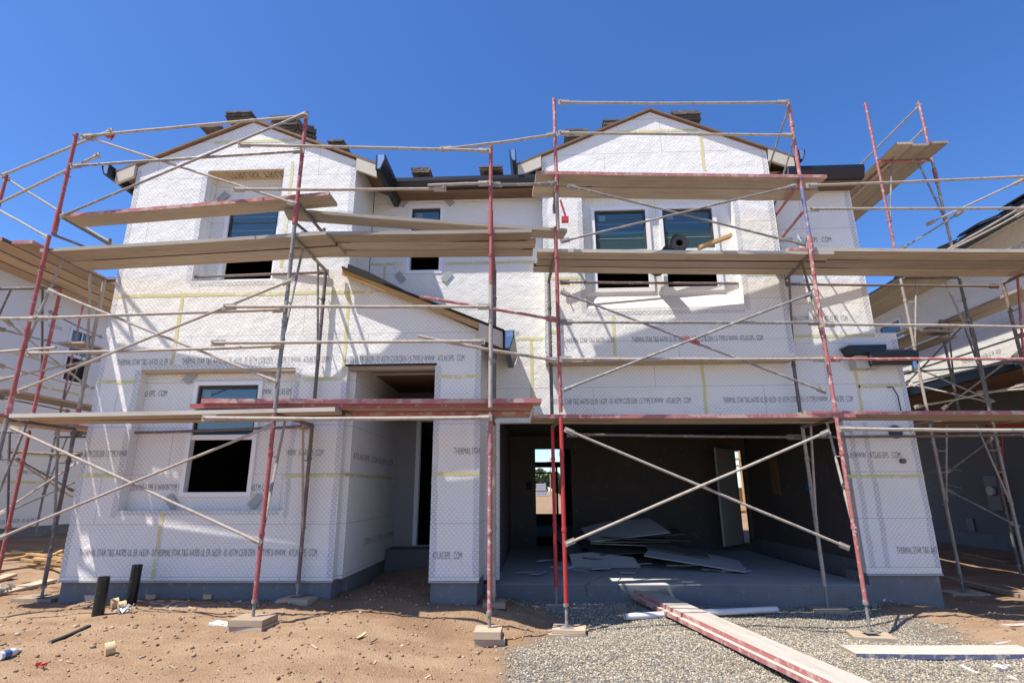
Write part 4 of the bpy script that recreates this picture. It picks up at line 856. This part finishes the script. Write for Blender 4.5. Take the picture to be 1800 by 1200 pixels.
# ---- right side tower between the houses
RG = 'right side scaffold parts'
YT = 9.7; xa = at(1565,400,Y=YT).x; xb = xa+1.03
zt = at(1600,283,Y=YT).z
side_frame('ground frame of the tall tower between the houses',xa,YT,1.03,.3,2.66,outer='crust',inner='crust',bearer='rust',brace='crust',base=(.06,.08),group=RG)
side_frame('middle frame of the tall tower between the houses',xa,YT,1.03,2.72,5.28,outer='crust',inner='darktube',bearer='darktube',brace='crust',sleeve=False,group=RG)
side_frame('upper frame of the tall tower against the sky',xa,YT,1.03,5.35,zt,ztop=zt,outer='pink',inner='crust',bearer='pink',brace='grey',sleeve=False,group=RG)
guard('left guard post on the tall tower against the sky',(xa,YT),zt,at(1536,181,Y=YT).z,'pink',d=(1,0))
guard('right guard post on the tall tower against the sky',(xb,YT),zt,at(1626,179,Y=YT).z,[('crust',zt+.3),'pink'],d=(1,0),low=zt-.5)
for i,l in enumerate(('left plank of the topmost tower deck','middle plank of the topmost tower deck','right plank of the topmost tower deck')):
    plank(l,(xa+.06+i*.315,YT-.52+.06*(i==1),zt+.07),(xa+.06+i*.315,16,zt+.07-.012*(i%2)),.29,edge='shade_dark_wood',side=-1,group=RG)
for i,l in enumerate(('left plank of the second tower deck','middle plank of the second tower deck','right plank of the second tower deck')):
    plank(l,(xa+.06+i*.315,YT-.9,5.35),(xa+.06+i*.315,16,5.35-.012*(i%2)),.29,edge='shade_dark_wood',side=-1,group=RG)
rail('upper side rail of the tall tower receding over the deck',[(xb,YT,at(1626,186,Y=YT).z),(xb,12.9,at(1626,186,Y=YT).z)],'crust',group=RG)
rail('lower side rail of the tall tower receding under the deck',[(xb,YT,at(1639,226,Y=YT).z),(xb,12.9,at(1639,226,Y=YT).z)],'crust',group=RG)
rail('pinkish side rail of the tall tower close under the deck',[(xa+.25,YT-.05,zt+.02),(xa+.05,13,zt-.1)],'pink',group=RG)
for i,l in enumerate(('left plank of the lowest tower deck','middle plank of the lowest tower deck','right plank of the lowest tower deck')):
    plank(l,(xa+.06+i*.315,YT-.7,2.73),(xa+.06+i*.315,16,2.73),.30,side=-1,group=RG)
for i,l in enumerate(('first brown plank bridging the dark side yard','second brown plank bridging the dark side yard','third brown plank bridging the dark side yard','fourth brown plank bridging the dark side yard')):
    plank(l,(8.05+i*.34,8.6,2.82),(8.05+i*.34,16,2.82),.31,side=-1,group=RG)
YN = 10.9
side_frame('red ground frame standing before the dark wall of the right hand house',8.55,YN,1.0,.3,2.75,outer='darktube',inner='bright_red',bearer='bright_red',brace='bright_red',base=(.1,.1),group=RG)
side_frame('upper frame in front of the lit wall of the right hand house',8.4,YN+.4,.62,2.85,4.95,outer='darktube',inner='darktube',bearer='rust',brace='darktube',sleeve=False,group=RG)
side_frame('far upper frame along the wall of the right hand house',8.3,14,.9,2.85,4.7,ztop=5.6,outer='red',inner='darktube',bearer='rust',brace='darktube',sleeve=False,group=RG)
for i,l in enumerate(('left plank of the deck along the right hand house','right plank of the deck along the right hand house, red edge')):
    plank(l,(8.55+i*.31,7.0,5.0),(8.55+i*.31,17,5.0),.3,edge='rededge' if i else 'plank',side=-1,group=RG)
plank('short brown plank set across the frame beside the skirt roof',at(1590,577,Y=11.2),at(1676,580,Y=11.2),.28,group=RG)
plank('brown plank receding past the skirt roof',(8.15,11.0,4.55),(8.15,16.5,4.55),.3,side=-1,group=RG)
for l,a,b,m_ in (('pale rail climbing to the right edge above the right hand roof',at(1631,394,Y=9.8),at(1797,317,Y=8.6),'crust'),
    ('grey rail rising from the tower to the neighbouring roof',at(1580,440,Y=10.2),at(1690,372,Y=9.4),'grey'),
    ('pale rail along the eave of the right hand house',at(1668,440,Y=9.5),at(1800,372,Y=8.6),'crust'),
    ('lower pale rail along the eave of the right hand house',at(1650,447,Y=9.6),at(1800,362,Y=8.5),'crust'),
    ('short pale rail below the eave at the right edge',at(1769,442,Y=9.0),at(1812,422,Y=8.7),'crust'),
    ('dark rail rising across the lit neighbouring wall',at(1588,656,Y=11),at(1800,588,Y=9.2),'darktube'),
    ('dark rail along the lit neighbouring wall below',at(1590,655,Y=11.0),at(1800,636,Y=9.3),'darktube'),
    ('dark rail low over the neighbouring skirt gutter',at(1590,676,Y=11.0),at(1800,628,Y=9.2),'darktube'),
    ('pale rail passing under the neighbouring gutter',at(1610,715,Y=11.0),at(1800,677,Y=9.2),'crust'),
    ('pale rail crossing the dark recess at the right edge',at(1720,690,Y=10),at(1810,683,Y=9),'crust')):
    rail(l,[a,b],m_,group=RG,r=.016)
cross('dark crossed braces before the lit neighbouring wall',at(1592,675,Y=11),at(1705,560,Y=10),at(1620,650,Y=11),at(1745,705,Y=10),'darktube',mat2='crust',group=RG)
cross('crossed braces over the dark edge of the neighbouring skirt roof',at(1658,718,Y=10.6),at(1790,620,Y=9.6),at(1600,675,Y=10.8),at(1740,706,Y=9.8),'grey',group=RG)
cross('crossed braces in the dark space before the meter box',at(1665,830,Y=10.4),at(1745,770,Y=9.9),at(1668,862,Y=10.4),at(1790,925,Y=9.9),'grey',group=RG)
for i,(u0,v0,u1,v1) in enumerate(((1628,832,1690,828),(1632,862,1690,858))):
    rail(('upper','lower')[i]+' black hose looped in the dark side yard',[at(u0,v0,Y=10.3),at((u0+u1)/2,v0-12,Y=10.2),at(u1,v1,Y=10.1)],'darktube',name='hose',cat='hose',group=RG,r=.014,ends=(0,0))

# ------------------------------------------------------------------ ground objects
def sill(label, x, y, sx, sy, n=1, t=.04, mat='board', rot=0.):
    z = gz(x,y)-.01; th = thing('mud_sill', label, 'wood block', (x,y,z), 'wooden blocks under the posts')
    for i in range(n):
        m_ = MB(); a = rot+random.uniform(-.12,.12); c,s = math.cos(a),math.sin(a)
        m_.obox((x+random.uniform(-.03,.03)*i,y+random.uniform(-.03,.03)*i,z+t*(i+.5)),(sx*(1-.12*i),sx*s,0),(-sy*s,sy*c,0),(0,0,t/2-.002)); m_.build('block',mat,th)
sill('double wood block under the red post near the lower left window',-2.87,6.0,.20,.16,2,.062)
sill('wood block under the rusty inner post beside the porch',-2.81,6.93,.19,.13,1,.07)
sill('double pale wood block under the post before the pillar',-.49,6.13,.15,.15,2,.07,'board')
sill('reddish wood block behind the pillar post',-.52,7.15,.13,.12,1,.07,'plank')
sill('wood block under the bright red outer post on the gravel edge',.31,6.57,.2,.14,2,.04)
sill('grey block under the bright red inner post',.24,7.59,.13,.10,1,.06,'concrete')
sill('wood block under the pink post before the right pier',3.63,6.83,.20,.16,1,.05,'plank',-.2)
sill('pale wood block under the inner post right of the garage',3.69,7.85,.22,.12,1,.05)
sill('flat wood block under the inner post at the left corner',-6.2,7.28,.26,.16,1,.05,'board')
sill('dark wood block under the tower post in the side yard',xa,YT,.28,.18,1,.05,'board')
def stand_pipe(label, u, v, h, lean):
    p = at(u,v,Z=.3); p.z = gz(p.x,p.y)-.05; q = p+Vector((lean,0,h)); r = .056
    m_ = MB(); n = 20; m_.tube([p,q],r,n,cap=False); ax = (q-p).normalized()
    ex = ax.cross(Vector((0,1,0))).normalized(); ey = ax.cross(ex)
    rg = lambda c,r_: [c+(ex*math.cos(2*math.pi*i/n)+ey*math.sin(2*math.pi*i/n))*r_ for i in range(n)]
    m_.add(rg(q,r)+rg(q,r*.88),[(i,(i+1)%n,n+(i+1)%n,n+i) for i in range(n)]); m_.add(rg(q,r*.88)+rg(q-ax*.03,r*.86),[(i,(i+1)%n,n+(i+1)%n,n+i) for i in range(n)])
    m_.add(rg(q-ax*.02,r*.87),[tuple(range(n))],1)
    o = m_.build('stand_pipe',['blackplastic','endcap']); tag(o,label,'pipe','black stand pipes')
stand_pipe('shorter black pipe standing in the dirt at the front left',170,1090,.44,.0)
stand_pipe('taller black pipe standing in the dirt nearer the house wall',228,1070,.47,.01)
def gbox(name,label,cat,u0,v0,u1,v1,w,t,mat,lift=0.,z=None,group=None,edge=None,tilt=0.):
    a = at(u0,v0,Z=.15); b = at(u1,v1,Z=.15)
    for q in range(3): a = at(u0,v0,Z=gz(a.x,a.y)); b = at(u1,v1,Z=gz(b.x,b.y))
    a.z += t+lift; b.z += t+lift+tilt
    return plank(label,a,b,w,t,edge or mat,mat,name=name,cat=cat,group=group)
gp = 'red edged planks on the gravel'
a0 = Vector((1.42,8.02,.33)); b0 = Vector((2.62,4.2,.075))
plank('left and lower of the two red edged planks lying on the gravel',b0+Vector((-.22,0,0)),a0+Vector((-.22,0,-.05)),.24,.045,'rededge','greytop',name='loose_plank',group=gp,side=-1) if False else None
d_ = (a0-b0).normalized(); yv = Vector((0,0,1)).cross(d_)
plank('upper of the two red edged planks lying across the gravel',b0+yv*.15+Vector((0,0,.065)),a0+yv*.15+Vector((0,0,.0)),.30,.045,'rededge','greytop',name='loose_plank',group=gp,side=-1)
plank('lower of the two red edged planks lying across the gravel',b0+yv*.19+Vector((0,0,.018)),a0+yv*.21+Vector((0,0,-.047))+d_*.15,.30,.045,'rededge','greytop',name='loose_plank',group=gp,side=-1)
p = at(1098,1082,Z=.2); q = at(1365,1068,Z=.19); n = 18
m_ = MB(); A = Vector((p.x,p.y,gz(p.x,p.y)+.05)); B = Vector((q.x,q.y,gz(q.x,q.y)+.06)); m_.tube([A,B],.036,n,cap=False)
m_.tube([A+(B-A)*.01,B-(B-A)*.01],.031,n,1,cap=True); tag(m_.build('plastic_pipe',['white','dark']),'long white plastic pipe lying on the gravel before the garage','pipe')
gbox('loose_plank','pale plank with a blue edge lying flat at the bottom right','plank',1506,1157,1840,1158,.32,.045,'greytop',0,edge='blueedge')
gbox('board_offcut','dark board offcut lying in the shade by the right garage corner','board',1468,1078,1500,1081,.42,.03,'board')
gbox('foam_scrap','white foam sheet scrap lying near the double block','scrap',366,1098,408,1103,.14,.02,'white',.0)
gbox('brick_scrap','orange block scrap at the foot of the left wall','scrap',255,1052,272,1052,.1,.05,'orangefoam')
gbox('brick_scrap','second orange block scrap at the wall foot under the window','scrap',356,1052,371,1052,.1,.05,'orangefoam')
for (u,v,l) in ((196,1086,'left pale wood disc beside the black pipe'),(209,1092,'right pale wood disc beside the black pipe'),(190,1147,'lone brown wood disc on the open dirt')):
    p = at(u,v,Z=.25); z = gz(p.x,p.y)+.04; m_ = MB(); m_.tube([(p.x-.02,p.y-.02,z),(p.x+.03,p.y+.03,z+.01)],.055,18); tag(m_.build('wood_disc','orangefoam'),l,'wood scrap',group='round wood offcuts')
def crumple(name,label,u,v,s,mat,n=9,cat='litter'):
    p = at(u,v,Z=.2); p = at(u,v,Z=gz(p.x,p.y)); m_ = MB()
    for i in range(n):
        c = p+Vector((random.uniform(-s,s),random.uniform(-s,s)*.6,s*.35+random.uniform(0,s)*.6)); vs = [c+Vector((random.uniform(-1,1),random.uniform(-1,1),random.uniform(-.8,.8)))*s*.6 for _ in range(4)]
        m_.add(vs,[(0,1,2),(1,3,2)])
    tag(m_.build(name,mat,fix=False),label,cat)
crumple('plastic_sheet','crumpled clear plastic sheet beside the taller black pipe',222,1078,.09,'white',12)
crumple('paper_scrap','crumpled white paper in the shade before the garage slab',1026,1054,.12,'white',10)
crumple('paper_scrap','small white scrap behind the bright red post',990,1056,.06,'white')
crumple('paper_scrap','pale scrap of paper lying in front of the right garage corner',1560,1062,.07,'white')
crumple('paper_scrap','white scrap on the gravel near the plastic pipe',1230,1052,.06,'white')
crumple('paper_scrap','white scrap at the bottom right of the gravel',1770,1185,.07,'white')
crumple('red_scrap','small red scrap on the dirt at the bottom left',73,1176,.05,'bright_red',7)
crumple('plastic_scrap','translucent scrap on the dirt left of the wood boards',10,1045,.11,'white',10)
p = at(-4,1160,Z=.25); q = at(19,1153,Z=.25); z = gz(p.x,p.y)+.045; bt = thing('water_bottle','clear plastic water bottle lying at the left edge','bottle',(p.x,p.y,z-.045))
m_ = MB(); P0 = Vector((p.x,p.y,z)); P1 = Vector((q.x,q.y,z)); dd = (P1-P0).normalized(); m_.tube([P0,P0+dd*.13],.035,16); m_.tube([P0+dd*.13,P0+dd*.18],.035,16,0,.014); m_.build('body','white',bt); MB().tube([P0+dd*.03,P0+dd*.09],.0362,16,cap=False).build('wrapper','bluelabel',bt); MB().tube([P0+dd*.18,P0+dd*.2],.015,12).build('cap','white',bt)
gbox('strap','black plastic strap lying on the dirt by the shorter pipe','strap',90,1131,160,1101,.04,.02,'felt')
for i,(u0,v0,u1,v1,w) in enumerate(((0,1048,100,1022,.2),(-20,1028,30,1012,.16),(-20,1008,64,996,.09))):
    gbox('loose_board',('long pale board running to the left house corner','short pale board at the left edge beside the long one','narrow board below the pile of battens')[i],'board',u0,v0,u1,v1,w,.04,'board')
for i in range(16):
    u = random.uniform(-10,85); v = random.uniform(978,1004); l = random.uniform(30,90); s = random.uniform(-12,12)
    o = gbox('batten','pale yellow batten in the loose pile at the left house corner','wood strip',u,v,min(u+l,108),v+s,.05,.03,'lumber',random.uniform(0,.16),group='pile of loose battens',tilt=random.uniform(-.05,.05))
for i,(u,v,du,dv) in enumerate(((1752,1133,26,-6),(1688,1170,30,14),(1775,1190,14,6))):
    gbox('wood_sliver',('white sliver lying above the blue edged plank','white sliver lying below the blue edged plank','small white sliver at the bottom right corner')[i],'scrap',u,v,u+du,v+dv,.025,.012,'white')
gbox('loose_board','dark timber lying in the shaded side yard','board',1655,1018,1840,1062,.12,.06,'board')
gbox('wood_sliver','thin wood sliver near the bottom centre','scrap',735,1198,758,1188,.02,.01,'board')
gbox('wood_sliver','splinter of wood right of the dirt mound','scrap',630,1122,645,1112,.03,.01,'orangefoam')
gbox('board_offcut','red tipped board end lying at the right edge','board',1776,1106,1830,1103,.1,.04,'greytop',edge='rededge')
for i in range(26):
    u = random.uniform(240,560); v = random.uniform(1050,1068)
    if i > 15: u = random.uniform(930,1480); v = random.uniform(1052,1066)
    gbox('wood_splinter','small pale splinter at the foot of the house walls','scrap',u,v,u+random.uniform(5,22),v+random.uniform(-4,4),random.uniform(.012,.04),.012,random.choice(['board','orangefoam','white','board']),group='splinters along the foot of the house')
for i in range(14):
    u = random.uniform(20,860); v = random.uniform(1100,1190)
    gbox('wood_splinter','small splinter lying on the open dirt','scrap',u,v,u+random.uniform(4,16),v+random.uniform(-7,7),.012,.008,random.choice(['board','orangefoam','shade_dark_wood']),group='splinters on the open dirt')
# rebar loops on the slab
for i,(pts) in enumerate((((1032,1048),(1030,1028),(1058,1012)),((1087,1040),(1087,1020),(1092,1015)))):
    rail(('left','right')[i]+' bent wire sticking up at the garage slab edge',[at(u,v,Y=8.0-.04*j) for j,(u,v) in enumerate(pts)],'rust',name='wire',cat='wire',group='bent wires at the slab',r=.006,ends=(0,0))
# plasterboard heap in the garage
GS = 'broken plasterboard sheets heaped on the garage floor'
def sheet(label,x,y,z,sx,sy,rot,pitch,roll,mat='drywall_face'):
    m_ = MB(); q = (Matrix.Rotation(rot,3,'Z')@Matrix.Rotation(pitch,3,'X')@Matrix.Rotation(roll,3,'Y'))
    poly = [(-sx,-sy),(sx,-sy),(sx*random.uniform(.8,1),sy*random.uniform(.2,1)),(random.uniform(-.4,.5)*sx,sy),(-sx,sy*random.uniform(.5,1))]
    m_.prism([Vector((x,y,z))+q@Vector((a,b,0)) for a,b in poly],q@Vector((0,0,.014))); tag(m_.build('plasterboard_sheet',mat),label,'plasterboard',GS)
sheet('big pale plasterboard sheet sliding off the right of the heap',2.55,9.6,.55,.75,.45,-.35,.10,.12)
sheet('plasterboard sheet with a brown torn face on top of the sliding one',2.35,9.85,.64,.5,.22,-.38,.12,.12,'drywall')
sheet('wide plasterboard sheet tilted on top of the heap',1.55,10.6,.93,.7,.5,.15,.22,-.10)
sheet('plasterboard sheet standing at the left of the heap',.62,10.4,.66,.3,.4,.5,.5,.3,'drywall')
sheet('long white plasterboard strip along the front of the heap',1.1,9.75,.50,.55,.2,.08,.5,.0)
for i in range(16): sheet('small torn plasterboard scrap scattered on the garage floor',random.uniform(-.2,3.4),random.uniform(8.9,10.6),.40+random.uniform(0,.02),random.uniform(.06,.26),random.uniform(.05,.2),random.uniform(-1.5,1.5),random.uniform(-.05,.05),random.uniform(-.05,.05),random.choice(['drywall_face','white','drywall_face']))
for i in range(12): sheet('torn plasterboard scrap in the garage heap',random.uniform(.4,2.9),random.uniform(9.3,11.4),.41+random.uniform(0,.1),random.uniform(.12,.42),random.uniform(.08,.3),random.uniform(-1,1),random.uniform(-.12,.12),random.uniform(-.15,.15),random.choice(['drywall','drywall_face']))
for i in range(8): sheet('stacked plasterboard sheet inside the garage heap',1.5+random.uniform(-.3,.5),10.7+random.uniform(-.3,.3),.45+i*.055,.75,.45,random.uniform(-.4,.4),random.uniform(-.03,.12),random.uniform(-.08,.08),random.choice(['drywall','drywall_face']))

# ------------------------------------------------------------------ beyond the garage
def pallet(label, u, v, y, w, h):
    p = at(u,v,Y=y); t = thing('block_pallet',label,'pallet',(p.x,y,p.z),'wrapped pallets behind the house')
    m_ = MB(); m_.box((p.x-w/2,y-.5,p.z+.12),(p.x+w/2,y+.5,p.z+h)); 
    for i in range(1,4): m_.box((p.x-w/2-.01,y-.51,p.z+.12+(h-.12)*i/4-.012),(p.x+w/2+.01,y-.49,p.z+.12+(h-.12)*i/4+.012),1)
    m_.build('load',['wrap','drywall'],t); MB().box((p.x-w/2,y-.55,p.z),(p.x+w/2,y+.55,p.z+.1)).build('pallet_base','board',t)
pallet('lower wrapped pallet of blocks seen through the garage doorway',952,872,70,1.25,.80); pallet('upper wrapped pallet of blocks seen through the garage doorway',951,861.5,70,1.2,.80)
def tree(label,u,y,h,r):
    p = at(u,863,Y=y); z = .9; t = thing('tree',label,'tree',(p.x,y,z),'trees far behind the house')
    m_ = MB(); m_.tube([(p.x,y,z-.2),(p.x+.1,y,z+h*.5)],.22,9,0,.1)
    for i in range(6): a = i*1.05; m_.tube([(p.x+.05,y,z+h*.3),(p.x+math.cos(a)*r*.6,y+math.sin(a)*r*.6,z+h*.65)],.08,6,0,.03)
    m_.build('trunk','rust',t); c = MB()
    for i in range(2600):
        d = rng.normal(size=3); d /= np.linalg.norm(d); k_ = rng.random()**.4; lob = 1+.28*math.sin(d[0]*5+d[2]*4)
        q = Vector((p.x+d[0]*r*k_*lob,y+d[1]*r*k_*lob,z+h*.58+d[2]*h*.42*k_*lob)); e1 = Vector(rng.normal(size=3))*.16; e2 = Vector(rng.normal(size=3))*.16
        c.add([q-e1,q-e2,q+e1,q+e2],[(0,1,2,3)])
    c.build('crown','leaf',t,fix=False)
tree('left dark tree seen through the garage doorway',938,110,5.2,2.6); tree('right dark tree seen through the garage doorway',958,118,5.0,2.4); tree('tree mostly hidden behind the bright red posts',985,125,4.4,2.2)
p = at(968,866,Y=90); m_ = MB(); m_.tube([(p.x,90,.8),(p.x,90,6.6)],.09,8,0,.07); m_.box((p.x-.5,89.95,6.0),(p.x+.5,90.05,6.1)); tag(m_.build('utility_pole','board'),'pale utility pole behind the house','pole')
# timber framed house seen through the slit beside the open door
TF = thing('timber_house','timber framed house under construction glimpsed past the garage side door','house',(at(1325,850,Y=26).x,26,.6)); x_ = TF.location.x
m_ = MB()
for i in range(9): m_.box((x_-2+i*.5,26,.7),(x_-1.93+i*.5,26.14,5.2))
for z in (.7,2.6,2.9,5.2): m_.box((x_-2,25.99,z),(x_+2.1,26.15,z+.09))
m_.build('stud_wall','lumber',TF); m_ = MB(); m_.box((x_-2,26.5,1.0),(x_+2,26.55,1.7)); m_.box((x_-2,26.5,3.3),(x_+2,26.55,3.7)); m_.build('sheathing','orangefoam',TF)
